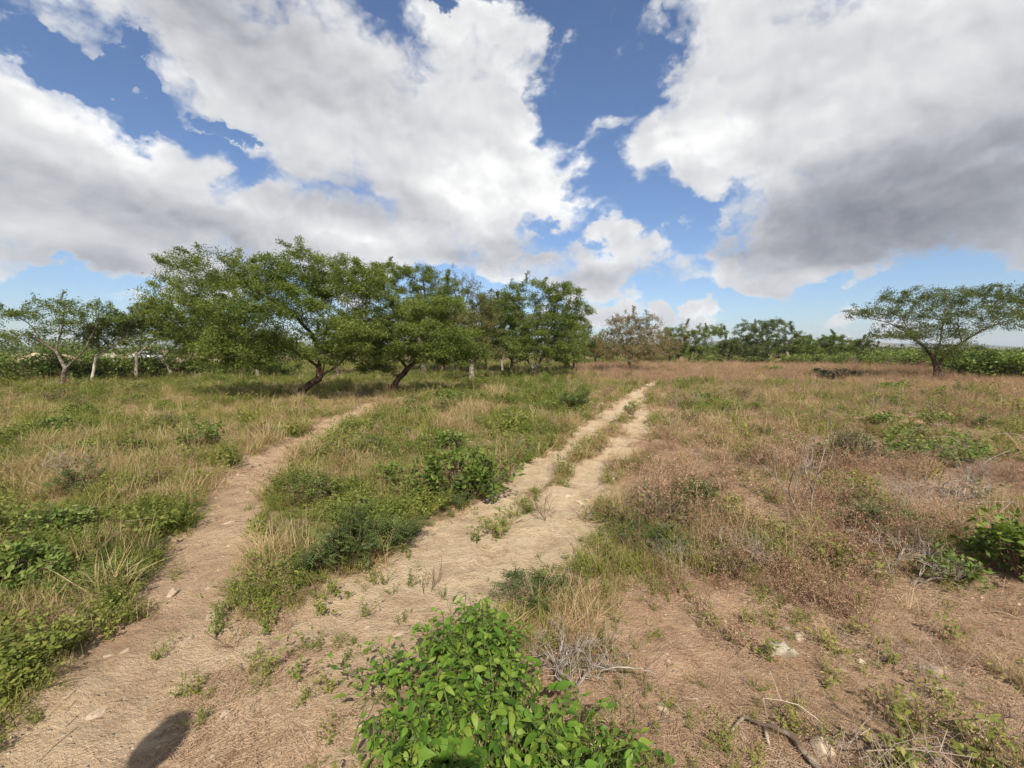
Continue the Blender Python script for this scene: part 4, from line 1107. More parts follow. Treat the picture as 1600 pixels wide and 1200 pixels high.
# ---------------------------------------------------------------- stones
LIMESTONE = rough_mat('pale_limestone', (.34, .26, .18), (.50, .41, .30), 16, .6, .9, (.30, .205, .13), .01)
GREYSTONE = rough_mat('grey_stone', (.26, .22, .17), (.44, .38, .30), 14, .7, .9, (.18, .15, .11), .012)
def stone_mesh(seed, ax, sub=3):
    import bmesh
    bm = bmesh.new(); bmesh.ops.create_icosphere(bm, subdivisions=sub, radius=1)
    rs = np.random.default_rng(seed); off = Vector(rs.normal(0, 10, 3))
    cuts = [(unit(rs.normal(0, 1, 3)), .55 + .3 * rs.random()) for _ in range(9)]
    for v in bm.verts:
        p = np.array(v.co)
        for nn, dd in cuts:
            e = p @ nn - dd
            if e > 0: p = p - nn * e * .92
        p = p * (1 + .16 * mnoise.noise(Vector(p * 1.8) + off) + .06 * mnoise.noise(Vector(p * 5) + off))
        v.co = Vector(p * np.array(ax))
    me = bpy.data.meshes.new('stone'); bm.to_mesh(me); bm.free()
    for f in me.polygons: f.use_smooth = False
    return me
for i, (px, py, s, ax, mt, lab) in enumerate([
    (1222, 1018, .066, (1.2, .9, .75), GREYSTONE, 'grey-brown angular stone on the straw-strewn soil'),
    (1282, 1178, .060, (.75, .8, 1.1), LIMESTONE, 'white pitted stone standing behind the fallen branch'),
    (1036, 1108, .030, (1.1, .9, .8), LIMESTONE, 'rounded white stone right of the front leafy bush'),
    (1532, 1122, .036, (1.0, .8, .6), LIMESTONE, 'pale stone in the trodden right corner, topmost of three'),
    (1520, 1142, .046, (1.2, .9, .55), LIMESTONE, 'flat pale stone between two others in trodden corner'),
    (1514, 1178, .050, (.9, 1.1, .6), LIMESTONE, 'pale stone lowest of three in the trodden corner'),
    (1334, 830, .11, (1.3, .8, .6), GREYSTONE, 'large grey stone half hidden beside the bare sapling'),
    (1345, 1036, .022, (1, .9, .8), LIMESTONE, 'small white stone on straw behind the thin dark stalk'),
    (1250, 995, .040, (1.5, .7, .4), LIMESTONE, 'flat whitish stone next to the grey-brown angular one'),
    (905, 786, .060, (1.0, .7, .6), LIMESTONE, 'bright white stone in the middle of the right rut'),
    (886, 778, .045, (1.0, .7, .7), LIMESTONE, 'small white stone by the grassy strip of the track'),
    (272, 932, .045, (1.1, .8, .7), LIMESTONE, 'pale stone lodged at the left footpath edge'),
    (212, 930, .035, (1.3, .8, .6), LIMESTONE, 'small pale stone among weeds left of the footpath'),
    (152, 1118, .032, (1.2, 1.0, .45), LIMESTONE, 'flat pale stone flush in the left footpath'),
    (398, 950, .040, (1.2, .8, .6), LIMESTONE, 'pale stone between the footpath and the sandy track'),
    (358, 816, .050, (1.3, .8, .4), LIMESTONE, 'long flat pale stone on the right rim of footpath'),
    (188, 838, .050, (1.5, .7, .35), LIMESTONE, 'flat pale stone in yellow weeds left of the footpath'),
    (1012, 603, .14, (1.2, .8, .6), LIMESTONE, 'whitish stone at the far end of the track'),
    (625, 623, .13, (1.6, .8, .5), LIMESTONE, 'white stone beside the dark-stemmed leaning acacia'),
]):
    B = Gz(px, py)
    me = stone_mesh(500 + i, [a * s for a in ax])
    o = obj('stone', me, mt, loc=(B[0], B[1], B[2] + s * ax[2] * .02), label=lab, cat='stone')
    o.rotation_euler = (0, 0, i * 1.3)
protos = [stone_mesh(540 + i, a, 2) for i, a in enumerate([(1, .8, .6), (1.2, .8, .5), (.9, 1, .7), (1.3, .7, .45)])]
for p_ in protos: p_.materials.append(LIMESTONE)
rs = np.random.default_rng(88); made = 0
while made < 130:
    px, py = rs.uniform(20, 1590), rs.uniform(640, 1195)
    p = ground_at(px, py); c = cover_fields(np.array([p[0]]), np.array([p[1]]))
    if rs.random() > max(c['bare'][0], .8 * c['sparse'][0]): continue
    B = Gz(px, py); s = rs.uniform(.010, .024 + .022 * (rs.random() < .25)) * (1 + .10 * B[1])
    o = obj('stone', protos[made % 4], None, loc=(B[0], B[1], B[2] - s * .08), label='little pale stone lying loose on the ' + ('reddish footpath' if c['lp'][0] > .5 else 'sandy track' if c['tr'][0] > .5 else 'straw-strewn soil'), cat='stone',
            group='little loose stones on the ' + ('footpath' if c['lp'][0] > .5 else 'track' if c['tr'][0] > .5 else 'straw-strewn soil'))
    o.scale = (s, s, s); o.rotation_euler = (rs.normal(0, .2), rs.normal(0, .2), rs.random() * 6.28); made += 1

# ---------------------------------------------------------------- far things on the left: cars, rubble
WHITE_PAINT = plain_mat('white_car_paint', (.80, .80, .79), .25)
GLASSY = plain_mat('car_glass', (.02, .025, .03), .08, 0, .8)
TYRE = plain_mat('tyre_rubber', (.02, .02, .02), .8)
STEEL = plain_mat('wheel_steel', (.45, .45, .46), .35, .8)
LAMP = plain_mat('lamp_lens', (.65, .62, .55), .15)
def car(px, dist, heading, label):
    g = at_depth(px, 548, dist); B = np.array([g[0], dist, float(height(g[0], dist))])
    root = empty('parked_car', B, label, 'car'); root.rotation_euler = (0, 0, heading)
    prof = [(-2.1, .35), (-2.12, .75), (-1.95, .92), (-1.55, .98), (-1.05, 1.42), (.35, 1.46), (1.05, 1.0), (1.9, .86), (2.1, .7), (2.12, .35)]
    def extr(pr, w, name, mat, par, w2=None):
        n = len(pr); w2 = w if w2 is None else w2
        V = [(x, -(w if z < 1.0 else w2), z) for x, z in pr] + [(x, (w if z < 1.0 else w2), z) for x, z in pr]
        me = bpy.data.meshes.new(name)
        me.from_pydata(V, [], [tuple(range(n - 1, -1, -1)), tuple(range(n, 2 * n))] + [(i, (i + 1) % n, n + (i + 1) % n, n + i) for i in range(n)])
        me.update()
        o = obj(name, me, mat, par)
        bv = o.modifiers.new('bevel', 'BEVEL'); bv.width = .05; bv.segments = 2
        return o
    body = extr(prof, .84, 'body', WHITE_PAINT, root, .68)
    for s in (-1, 1):
        V = [(-1.38, s * .80, 1.0), (-.98, s * .705, 1.36), (.28, s * .705, 1.38), (.86, s * .80, 1.02)]
        me = bpy.data.meshes.new('side_window'); me.from_pydata([(x, y + s * .012, z) for x, y, z in V] + [(x, y - s * .05, z) for x, y, z in V], [], [(0, 1, 2, 3), (7, 6, 5, 4), (0, 4, 5, 1), (1, 5, 6, 2), (2, 6, 7, 3), (3, 7, 4, 0)])
        obj('side_window', me, GLASSY, root)
        V = [(2.09, s * .62 - .12, .68), (2.09, s * .62 + .12, .68), (2.02, s * .62 + .12, .80), (2.02, s * .62 - .12, .80)]
        me = bpy.data.meshes.new('headlight'); me.from_pydata([(x + .03, y, z) for x, y, z in V] + [(x - .06, y, z) for x, y, z in V], [], [(0, 1, 2, 3), (7, 6, 5, 4), (0, 4, 5, 1), (1, 5, 6, 2), (2, 6, 7, 3), (3, 7, 4, 0)])
        obj('headlight', me, LAMP, root)
        for wx in (-1.3, 1.3):
            an = np.arange(20) * 2 * math.pi / 20
            def disc(r, w):
                ring = np.stack([r * np.cos(an), np.zeros(20), r * np.sin(an)], 1)
                V = np.vstack([ring + [0, -w, 0], ring + [0, w, 0]]); i = np.arange(20); j = (i + 1) % 20
                me = bpy.data.meshes.new('wheel'); me.from_pydata(V.tolist(), [], [tuple(range(19, -1, -1)), tuple(range(20, 40))] + [(int(a), int(b), int(b) + 20, int(a) + 20) for a, b in zip(i, j)])
                return me
            wl = obj('wheel', disc(.31, .1), TYRE, root, loc=(wx, s * .80, .31))
            obj('rim', disc(.19, .108), STEEL, wl)
    for (x0, z0, x1, z1) in [(.40, 1.44, 1.02, 1.03), (-1.10, 1.40, -1.50, 1.01)]:
        nx = .02 if x0 > 0 else -.02
        V = [(x0 + nx, -.62, z0), (x0 + nx, .62, z0), (x1 + nx, .72, z1), (x1 + nx, -.72, z1)]
        me = bpy.data.meshes.new('windscreen'); me.from_pydata(V + [(x - 2 * nx, y, z - .05) for x, y, z in V], [], [(0, 1, 2, 3), (7, 6, 5, 4), (0, 4, 5, 1), (1, 5, 6, 2), (2, 6, 7, 3), (3, 7, 4, 0)])
        obj('windscreen' if x0 > 0 else 'rear_window', me, GLASSY, root)
car(228, 74, .25, 'white car parked beyond the hedge beside the pale bank')
car(376, 78, 2.6, 'white car half hidden behind trees near the orange tarpaulin')

def mound(name, px, dist, w, dpt, h, label, mat, cat, seed):
    g = at_depth(px, 548, dist); z0 = float(height(g[0], dist)) - .15
    u = np.linspace(-1, 1, 41); UX, UY = np.meshgrid(u, u)
    r = np.hypot(UX, UY)
    Z = np.clip(1 - r ** 1.7, 0, 1) * (.55 + .9 * fbm(UX + seed, UY, 2.6, 4, seed)) * h
    V = np.stack([UX * w, UY * dpt, Z + (fbm(UX, UY, 9, 2, seed) - .5) * .12 * h * (r < 1)], -1).reshape(-1, 3)
    I = np.arange(41 * 41).reshape(41, 41)
    Fq = np.stack([I[:-1, :-1], I[:-1, 1:], I[1:, 1:], I[1:, :-1]], -1).reshape(-1, 4)
    obj(name, mesh_np(name, V, Fq, None, True), mat, loc=(g[0], dist, z0), label=label, cat=cat)
PALE_EARTH = rough_mat('pale_rubble', (.24, .17, .11), (.42, .33, .23), 1.5, .5, .95, (.26, .18, .11), .1)
mound('rubble_mound', 75, 46, 6.0, 1.6, 1.35, 'long pale earth mound behind the flat-topped tree', PALE_EARTH, 'mound', 1)
mound('rubble_mound', 170, 50, 2.0, 1.2, 1.35, 'whitish rubble mound behind the white-stemmed tree', GREYSTONE, 'mound', 2)
mound('rubble_mound', 268, 48, 2.4, 1.4, 1.05, 'beige rubble mound right of the first parked car', PALE_EARTH, 'mound', 3)
mound('rubble_mound', 325, 46, 3.0, 1.4, .95, 'beige rubble mound behind the short upright tree', PALE_EARTH, 'mound', 4)
mound('rubble_mound', 515, 60, 2.4, 1.4, 1.3, 'tan rubble mound glimpsed under the big acacia', PALE_EARTH, 'mound', 5)
def tarp(px, dist):
    g = at_depth(px, 548, dist); z0 = float(height(g[0], dist))
    u = np.linspace(-1, 1, 15); UX, UY = np.meshgrid(u, u)
    Z = .95 - .25 * np.abs(UX) - .75 * np.maximum(np.abs(UY), np.abs(UX)) ** 6 + .06 * fbm(UX, UY, 3, 3, 9)
    V = np.stack([UX * 1.0, UY * .7, Z], -1).reshape(-1, 3); I = np.arange(225).reshape(15, 15)
    Fq = np.stack([I[:-1, :-1], I[:-1, 1:], I[1:, 1:], I[1:, :-1]], -1).reshape(-1, 4)
    obj('tarpaulin', mesh_np('tarpaulin', V, Fq, None, True), plain_mat('orange_tarp', (.52, .16, .07), .6), loc=(g[0], dist, z0), label='orange tarpaulin thrown over a heap by the half-hidden car', cat='tarpaulin')
tarp(388, 74)

# ---------------------------------------------------------------- far wood and undergrowth of the grove (one mass each)
def far_wood():
    rs = np.random.default_rng(400); Vs, Fs, Ts, off = [], [], [], 0
    for i in range(300):
        px = rs.uniform(-420, 2050); dist = rs.uniform(70, 190)
        g = at_depth(px, 548, dist); h = rs.uniform(1.6, 3.4) * (1.4 if 380 < px < 960 else 1.3) * (.62 if px > 1330 else 1)
        n = 260; w = rs.uniform(2.5, 5)
        u = rs.normal(size=(n, 3)); u /= np.linalg.norm(u, axis=1, keepdims=True); u *= rs.random((n, 1)) ** .4
        C = np.array([g[0], dist, h * .55]) + u * np.array([w, 2.0, h * .52])
        C[:, 2] = np.maximum(C[:, 2], .05)
        V, Fq, T = leaf_quads(C, rs.normal(0, 1, (n, 3)), rs.normal(0, .6, (n, 3)) + [0, 0, .7], rs.uniform(.35, .8, n), rs.uniform(.2, .4, n), np.clip(rs.random(n) * .6 + .4 * rs.random(), 0, 1))
        Vs.append(V); Fs.append(Fq + off); Ts.append(T); off += len(V)
    obj('far_wood', mesh_np('far_wood', np.concatenate(Vs), np.concatenate(Fs), dict(tint=np.concatenate(Ts))), LEAF_ACACIA_DARK, kind='stuff', label='far belt of low green scrub along the horizon', cat='scrub')
far_wood()

# ---------------------------------------------------------------- ground cover: instanced tufts
SRC = bpy.data.collections.new('ground_cover_sources')      # not linked to the scene: only the tufts scattered below are seen

GRASS_DRY = leaf_mat('dry_grass', [(.22, .14, .07), (.34, .235, .12), (.42, .315, .17), (.51, .41, .24)], trans=.26, inst=True, rough=.7, spec=.1)
GRASS_GREEN = leaf_mat('green_grass', [(.085, .120, .024), (.145, .170, .034), (.22, .215, .050), (.32, .275, .085)], trans=.3, inst=True, rough=.6, spec=.15)
WEED = leaf_mat('weed_leaf', [(.080, .120, .022), (.140, .175, .034), (.215, .225, .050), (.31, .275, .085)], trans=.3, inst=True, rough=.55, spec=.2)
HERB_RED = leaf_mat('dry_herb', [(.15, .078, .050), (.25, .138, .088), (.34, .215, .138), (.43, .31, .21)], trans=.1, inst=True, rough=.8, spec=.1)
PINK_GRASS = leaf_mat('pinkish_grass', [(.20, .125, .085), (.26, .165, .115), (.33, .22, .155), (.37, .27, .19)], trans=.2, inst=True, rough=.7, spec=.1)
STRAW = leaf_mat('straw_litter', [(.27, .155, .095), (.40, .26, .165), (.53, .38, .25), (.63, .50, .36)], trans=.05, inst=True, rough=.8, spec=.1)

def blades(n, h, lean, w, rad_, rs, curve=.5):
    S = Soup()
    for i in range(n):
        a = rs.random() * 6.283; b = np.array([math.cos(a), math.sin(a), 0]) * rad_ * math.sqrt(rs.random())
        az = rs.random() * 6.283; hh = h * (.45 + .65 * rs.random()); ln = lean * (.3 + rs.random()) * hh
        o = np.array([math.cos(az), math.sin(az), 0]); s = np.array([-o[1], o[0], 0]) * w * (.7 + .6 * rs.random())
        P = [b + o * ln * t ** (1 + curve) + np.array([0, 0, hh * (t - .25 * curve * t * t * min(1, lean))]) for t in (0, .4, .75, 1.0)]
        wv = (1, .85, .55, 0)
        V = [P[0] - s, P[0] + s, P[1] - s * wv[1], P[1] + s * wv[1], P[2] - s * wv[2], P[2] + s * wv[2], P[3]]
        t_ = rs.random()
        S.add(V, [(0, 1, 3, 2), (2, 3, 5, 4)], t_)
        S.F.setdefault(3, []).append(np.array([[4, 5, 6]]) + S.n - 7)
    return S
def src(name, S, mat):
    o = bpy.data.objects.new(name, S.mesh(name)); o.data.materials.append(mat); SRC.objects.link(o)
    return o.name
def weed(n_st, h, rs, leaf, nl, spread=.5):
    S = Soup()
    for i in range(n_st):
        a = rs.random() * 6.283; o = np.array([math.cos(a), math.sin(a), 0])
        top = o * spread * h * rs.random() + np.array([0, 0, h * (.5 + .5 * rs.random())])
        line = resample([o * .015, top * .5 + rs.normal(0, .02, 3), top], h * .3)
        V, Fq, T = tube(line, np.linspace(.0022, .001, len(line)), 3); S.add(V, Fq, .6)
        t = rs.random((nl, 1)) ** .8
        C = line[0] * (1 - t) + top * t + rs.normal(0, .006, (nl, 3))
        D = rs.normal(0, 1, (nl, 3)); D[:, 2] = D[:, 2] * .4 + .2
        V, Fq, T = leaf_quads(C, D, rs.normal(0, .4, (nl, 3)) + [0, 0, 1], leaf * (.6 + .7 * rs.random(nl)), leaf * .5, rs.random(nl)); S.add(V, Fq, T)
    return S
def herb(n_st, h, rs, spread=.5, bits=8):
    S = Soup()
    for i in range(n_st):
        a = rs.random() * 6.283; o = np.array([math.cos(a), math.sin(a), 0])
        top = o * spread * h * rs.random() + np.array([0, 0, h * (.5 + .5 * rs.random())])
        line = resample([o * .01, top * .5 + rs.normal(0, .02, 3), top], h * .3)
        V, Fq, T = tube(line, np.linspace(.0022, .0009, len(line)), 3); S.add(V, Fq, rs.random() * .6)
        for q in range(3):
            p = line[rs.integers(1, len(line))]; e = p + rs.normal(0, .07, 3) * h * 3 + np.array([0, 0, .04])
            V, Fq, T = tube([p, (p + e) / 2 + rs.normal(0, .008, 3), e], [.0014, .001, .0007], 3); S.add(V, Fq, rs.random())
            C = np.repeat(e[None], bits, 0) + rs.normal(0, .014, (bits, 3))
            V, Fq, T = leaf_quads(C, rs.normal(0, 1, (bits, 3)), rs.normal(0, 1, (bits, 3)), .014 * (.5 + rs.random(bits)), .006, .4 + .6 * rs.random(bits)); S.add(V, Fq, T)
    return S
def litter(n, rad_, rs):
    S = Soup()
    a = rs.random(n) * 6.283; r = rad_ * np.sqrt(rs.random(n))
    C = np.stack([r * np.cos(a), r * np.sin(a), .004 + .018 * rs.random(n)], 1)
    b = rs.normal(.6, .7, n); D = np.stack([np.cos(b), np.sin(b), rs.normal(0, .10, n)], 1)
    L = .03 + .09 * rs.random(n)
    V, Fq = prisms(C, C + D * L[:, None], np.full(n, .0013), np.full(n, .0009), 3)
    S.add(V, Fq, np.repeat(rs.random(n), 6))
    return S
rs = np.random.default_rng(900)
SETS = {k: [] for k in ('dry', 'green', 'weed', 'herb', 'pink', 'litter')}
SETS.update(broad=[], stalk=[], gravel=[], twig=[])
TWIGS = leaf_mat('fallen_twig', [(.16, .105, .075), (.25, .18, .135), (.34, .27, .21), (.45, .37, .30)], trans=0.0, inst=True, rough=.9, spec=.1)
for i in range(4):
    S = Soup()
    for q in range(4):
        p = np.array([rs.normal(0, .06), rs.normal(0, .06), .004]); d = np.array([rs.normal(), rs.normal(), abs(rs.normal(0, .35))]); d /= np.linalg.norm(d); l = .16 + .22 * rs.random()
        line = resample([p, p + d * l * .5 + rs.normal(0, .012, 3), p + d * l + rs.normal(0, .02, 3)], .06); V, Fq, T = tube(line, np.linspace(.0024, .0011, len(line)), 3); S.add(V, Fq, rs.random())
        for w_ in range(3):
            b0 = line[1 + rs.integers(len(line) - 1)]; e0 = b0 + d * l * .22 + rs.normal(0, .045, 3); V, Fq, T = tube([b0, (b0 + e0) / 2, e0], [.0014, .0011, .0008], 3); S.add(V, Fq, rs.random())
    SETS['twig'].append(src('fallen_twig', S, TWIGS))
GRAVEL = leaf_mat('gravel_stone', [(.30, .19, .115), (.40, .275, .175), (.50, .375, .25), (.62, .52, .39)], trans=0.0, inst=True, rough=.9, spec=.1)
for i in range(3):
    S = Soup(); an = np.arange(6) * math.pi / 3
    lo = np.stack([np.cos(an) * (.8 + .4 * rs.random(6)), np.sin(an) * (.7 + .3 * rs.random(6)), np.full(6, -.2)], 1); hi = lo * np.array([.62, .62, 1]) + np.array([rs.normal(0, .1), 0, .75])
    S.add(np.vstack([lo, hi]), [(a, (a + 1) % 6, 6 + (a + 1) % 6, 6 + a) for a in range(6)] + [(6, 7, 8, 9), (6, 9, 10, 11)], rs.random()); SETS['gravel'].append(src('gravel_stone', S, GRAVEL))
for i in range(4): SETS['dry'].append(src('dry_grass_tuft', blades(26, .24, 1.2, .0024, .08, rs), GRASS_DRY))
for i in range(4): SETS['green'].append(src('green_grass_tuft', blades(26, .20, 1.3, .0030, .09, rs), GRASS_GREEN))
for i in range(4): SETS['weed'].append(src('weed', weed(8, .20, rs, .024, 18, 1.1), WEED))
for i in range(4): SETS['broad'].append(src('broad_leaved_weed', weed(6, .24, rs, .046, 11, 1.2), WEED))
for i in range(4): SETS['herb'].append(src('dry_herb', herb(9, .24, rs, 1.1), HERB_RED))
for i in range(3): SETS['stalk'].append(src('seed_stalk', blades(9, .42, .35, .0016, .10, rs), GRASS_DRY))
for i in range(3): SETS['pink'].append(src('pink_grass_tuft', blades(30, .42, .5, .003, .10, rs), PINK_GRASS))
for i in range(4): SETS['litter'].append(src('straw', litter(60, .16, rs), STRAW))
NAMES = sorted([o.name for o in SRC.objects]); INDEX = {n: i for i, n in enumerate(NAMES)}

def scatter_group():
    g = bpy.data.node_groups.new('scatter', 'GeometryNodeTree')
    g.interface.new_socket('Geometry', in_out='INPUT', socket_type='NodeSocketGeometry')
    g.interface.new_socket('Geometry', in_out='OUTPUT', socket_type='NodeSocketGeometry')
    n = g.nodes; l = g.links
    gi, go = n.new('NodeGroupInput'), n.new('NodeGroupOutput')
    ci = n.new('GeometryNodeCollectionInfo'); ci.inputs['Collection'].default_value = SRC
    ci.inputs['Separate Children'].default_value = True; ci.inputs['Reset Children'].default_value = True
    ip = n.new('GeometryNodeInstanceOnPoints'); ip.inputs['Pick Instance'].default_value = True
    def na(name, t):
        a = n.new('GeometryNodeInputNamedAttribute'); a.data_type = t; a.inputs[0].default_value = name
        return a.outputs[0]
    l.new(gi.outputs[0], ip.inputs['Points']); l.new(ci.outputs[0], ip.inputs['Instance'])
    l.new(na('idx', 'INT'), ip.inputs['Instance Index'])
    l.new(na('rot', 'FLOAT_VECTOR'), ip.inputs['Rotation']); l.new(na('scl', 'FLOAT_VECTOR'), ip.inputs['Scale'])
    l.new(ip.outputs[0], go.inputs[0])
    return g
SCAT = scatter_group()

def scatter(name, P, kinds, scl, tint, label, cat, tilt=.12, zmul=None):
    n = len(P); me = bpy.data.meshes.new(name)
    me.vertices.add(n); me.vertices.foreach_set('co', np.ascontiguousarray(P, np.float32).ravel())
    r = np.random.default_rng(n)
    ids = np.array([INDEX[k] for k in kinds])[r.integers(0, len(kinds), n)]
    rot = np.stack([r.normal(0, tilt, n), r.normal(0, tilt, n), r.random(n) * 6.283], 1)
    sc3 = np.stack([scl, scl, scl * (zmul if zmul is not None else 1)], 1)
    a = me.attributes.new('idx', 'INT', 'POINT'); a.data.foreach_set('value', ids.astype(np.int32))
    for k, v in (('rot', rot), ('scl', sc3)):
        a = me.attributes.new(k, 'FLOAT_VECTOR', 'POINT'); a.data.foreach_set('vector', np.ascontiguousarray(v, np.float32).ravel())
    a = me.attributes.new('tint', 'FLOAT', 'POINT'); a.data.foreach_set('value', np.ascontiguousarray(tint, np.float32))
    o = obj(name, me, kind='stuff', label=label, cat=cat)
    m = o.modifiers.new('scatter', 'NODES'); m.node_group = SCAT
    return o

def sample_points(n, y0, y1, rs, halfw=1.35, back=0.0, power=1.0):
    """points over the wedge of field in front, thinning out with distance"""
    u = rs.random(n)
    y = y0 * (y1 / y0) ** (u ** power)
    x = (rs.random(n) * 2 - 1) * (halfw * y + .8)
    return x, y

def place(name, n, y0, y1, fn, kinds, size, tintfn, label, cat, seed, tilt=.12, power=1.0, far_grow=.03, zmul=None):
    rs = np.random.default_rng(seed)
    x, y = sample_points(n, y0, y1, rs, power=power)
    c = cover_fields(x, y)
    trodden = np.exp(-((x + 1.35) / .5) ** 2 - ((y - 1.45) / .55) ** 2)          # worn bare where people stop
    keep = rs.random(n) < fn(x, y, c) * (1 - np.clip(1.5 * trodden, 0, .97) * (name not in ('gravel', 'straw_litter')))
    x, y = x[keep], y[keep]; c = {k: v[keep] for k, v in c.items()}
    P = np.stack([x, y, height(x, y) - .004], 1)
    scl = size * ((.55 + .8 * rs.random(len(x))) if name != 'gravel' else (.25 + .35 * rs.random(len(x)) + 1.5 * rs.random(len(x)) ** 6)) * (.15 + 1.75 * fbm(x, y, 1.2, 2, seed) ** 1.25) * (1 + far_grow * y) * (.52 + .26 * sstep(y, 1.8, 6))
    return scatter(name, P, kinds, scl, np.clip(tintfn(x, y, c) + rs.normal(0, .10, len(x)), 0, 1), label, cat, tilt, zmul)

clump = lambda x, y, sd, sc=1.5: .06 + 1.25 * sstep(fbm(x, y, sc, 3, sd), .42, .62)      # each kind grows in patches of its own
place('grass', 120000, 1.1, 75, lambda x, y, c: c['dens'] * np.clip(1.05 - c['green'], .15, 1) * (1 - .8 * c['pink']) * clump(x, y, 201), SETS['dry'], .85, lambda x, y, c: .30 + .55 * c['n1'] + .12 * (1 - c['side']), 'dry straw-coloured grass across the field', 'grass', 1001, .3)
place('grass', 95000, 1.1, 75, lambda x, y, c: c['dens'] * np.clip(c['green'] * 1.2, .08, 1) * clump(x, y, 202), SETS['green'], .85, lambda x, y, c: np.clip(.95 - .7 * c['green'], 0, 1) + .4 * (c['n2'] - .5), 'green grass patches across the field', 'grass', 1002, .3)
place('weeds', 70000, 1.1, 60, lambda x, y, c: np.clip(c['dens'] * (.10 + .9 * c['green']) * clump(x, y, 203, 1.9) + .03 * c['sparse'], 0, 1), SETS['weed'], .95, lambda x, y, c: np.clip(.80 - .6 * c['green'], 0, 1) + .4 * (c['n2'] - .5), 'small-leaved green weeds covering the field', 'weeds', 1003, .15)
place('weeds', 46000, 1.1, 40, lambda x, y, c: np.clip(c['dens'] * (.03 + .9 * c['green']) * clump(x, y, 204, 1.1) * .8 + .012 * c['sparse'], 0, 1), SETS['broad'], .95, lambda x, y, c: np.clip(.85 - .6 * c['green'], 0, 1) + .6 * (c['n2'] - .5), 'broad-leaved yellow-green weeds in the field', 'weeds', 1007, .15)
place('dry_herbs', 40000, 1.1, 45, lambda x, y, c: c['dens'] * (.12 + .55 * c['side']) * np.clip(1.15 - c['green'], .1, 1) * clump(x, y, 205, 1.3) * .7 + .30 * c['side'] * (1 - c['bare']) * (1 - c['sparse']) * sstep(y, 2.8, 4.5) * sstep(fbm(x, y, .8, 3, 207), .40, .58) * (1 - .7 * c['green']) + .02 * c['sparse'], SETS['herb'], 1.0, lambda x, y, c: .35 + .5 * c['n2'], 'reddish-brown dry herb stalks in the field', 'dry herbs', 1004, .25)
place('seed_stalks', 26000, 2.2, 40, lambda x, y, c: c['dens'] * clump(x, y, 206, .9) * .5, SETS['stalk'], .9, lambda x, y, c: .35 + .5 * c['n2'], 'thin pale seed stalks standing above the grass', 'grass', 1008, .2)
place('pink_grass', 60000, 8, 60, lambda x, y, c: c['pink'] * (1 - .85 * c['bare']) * .8, SETS['pink'], .62, lambda x, y, c: .25 + .5 * c['n1'], 'tall pinkish-brown dry grass before the thicket', 'grass', 1005, .12, .7, .012)
place('fallen_twigs', 16000, 1.1, 20, lambda x, y, c: np.clip((.10 + .75 * c['side']) * (1 - c['bare']) * clump(x, y, 209, 1.0), 0, 1) * .42, SETS['twig'], 1.25, lambda x, y, c: .3 + .5 * c['n2'], 'thin grey dry twigs strewn among the herbs', 'twigs', 1010, .35, 1.0, .03)
place('gravel', 110000, 1.05, 14, lambda x, y, c: np.clip(.65 * c['bare'] + .85 * c['sparse'] + .15 * c['side'], 0, 1) * (.25 + 1.1 * c['n2']), SETS['gravel'], .0115, lambda x, y, c: .3 + .5 * c['n1'], 'loose gravel on the paths and bare soil', 'gravel', 1009, .2, 1.0, .05)
place('straw_litter', 44000, 1.05, 20, lambda x, y, c: np.clip(.30 * c['sparse'] + .50 * c['side'] * (1 - c['bare']) * (1 - .5 * c['sparse']) + .05 * c['bare'] + .25 * (1 - c['side']) * (1 - c['bare']), 0, 1) * (.1 + 1.1 * sstep(c['n2'], .34, .62)), SETS['litter'], 1.0, lambda x, y, c: .35 + .5 * c['n1'], 'dry straw and twig litter strewn over the soil', 'litter', 1006, .06, 1.0, .02)

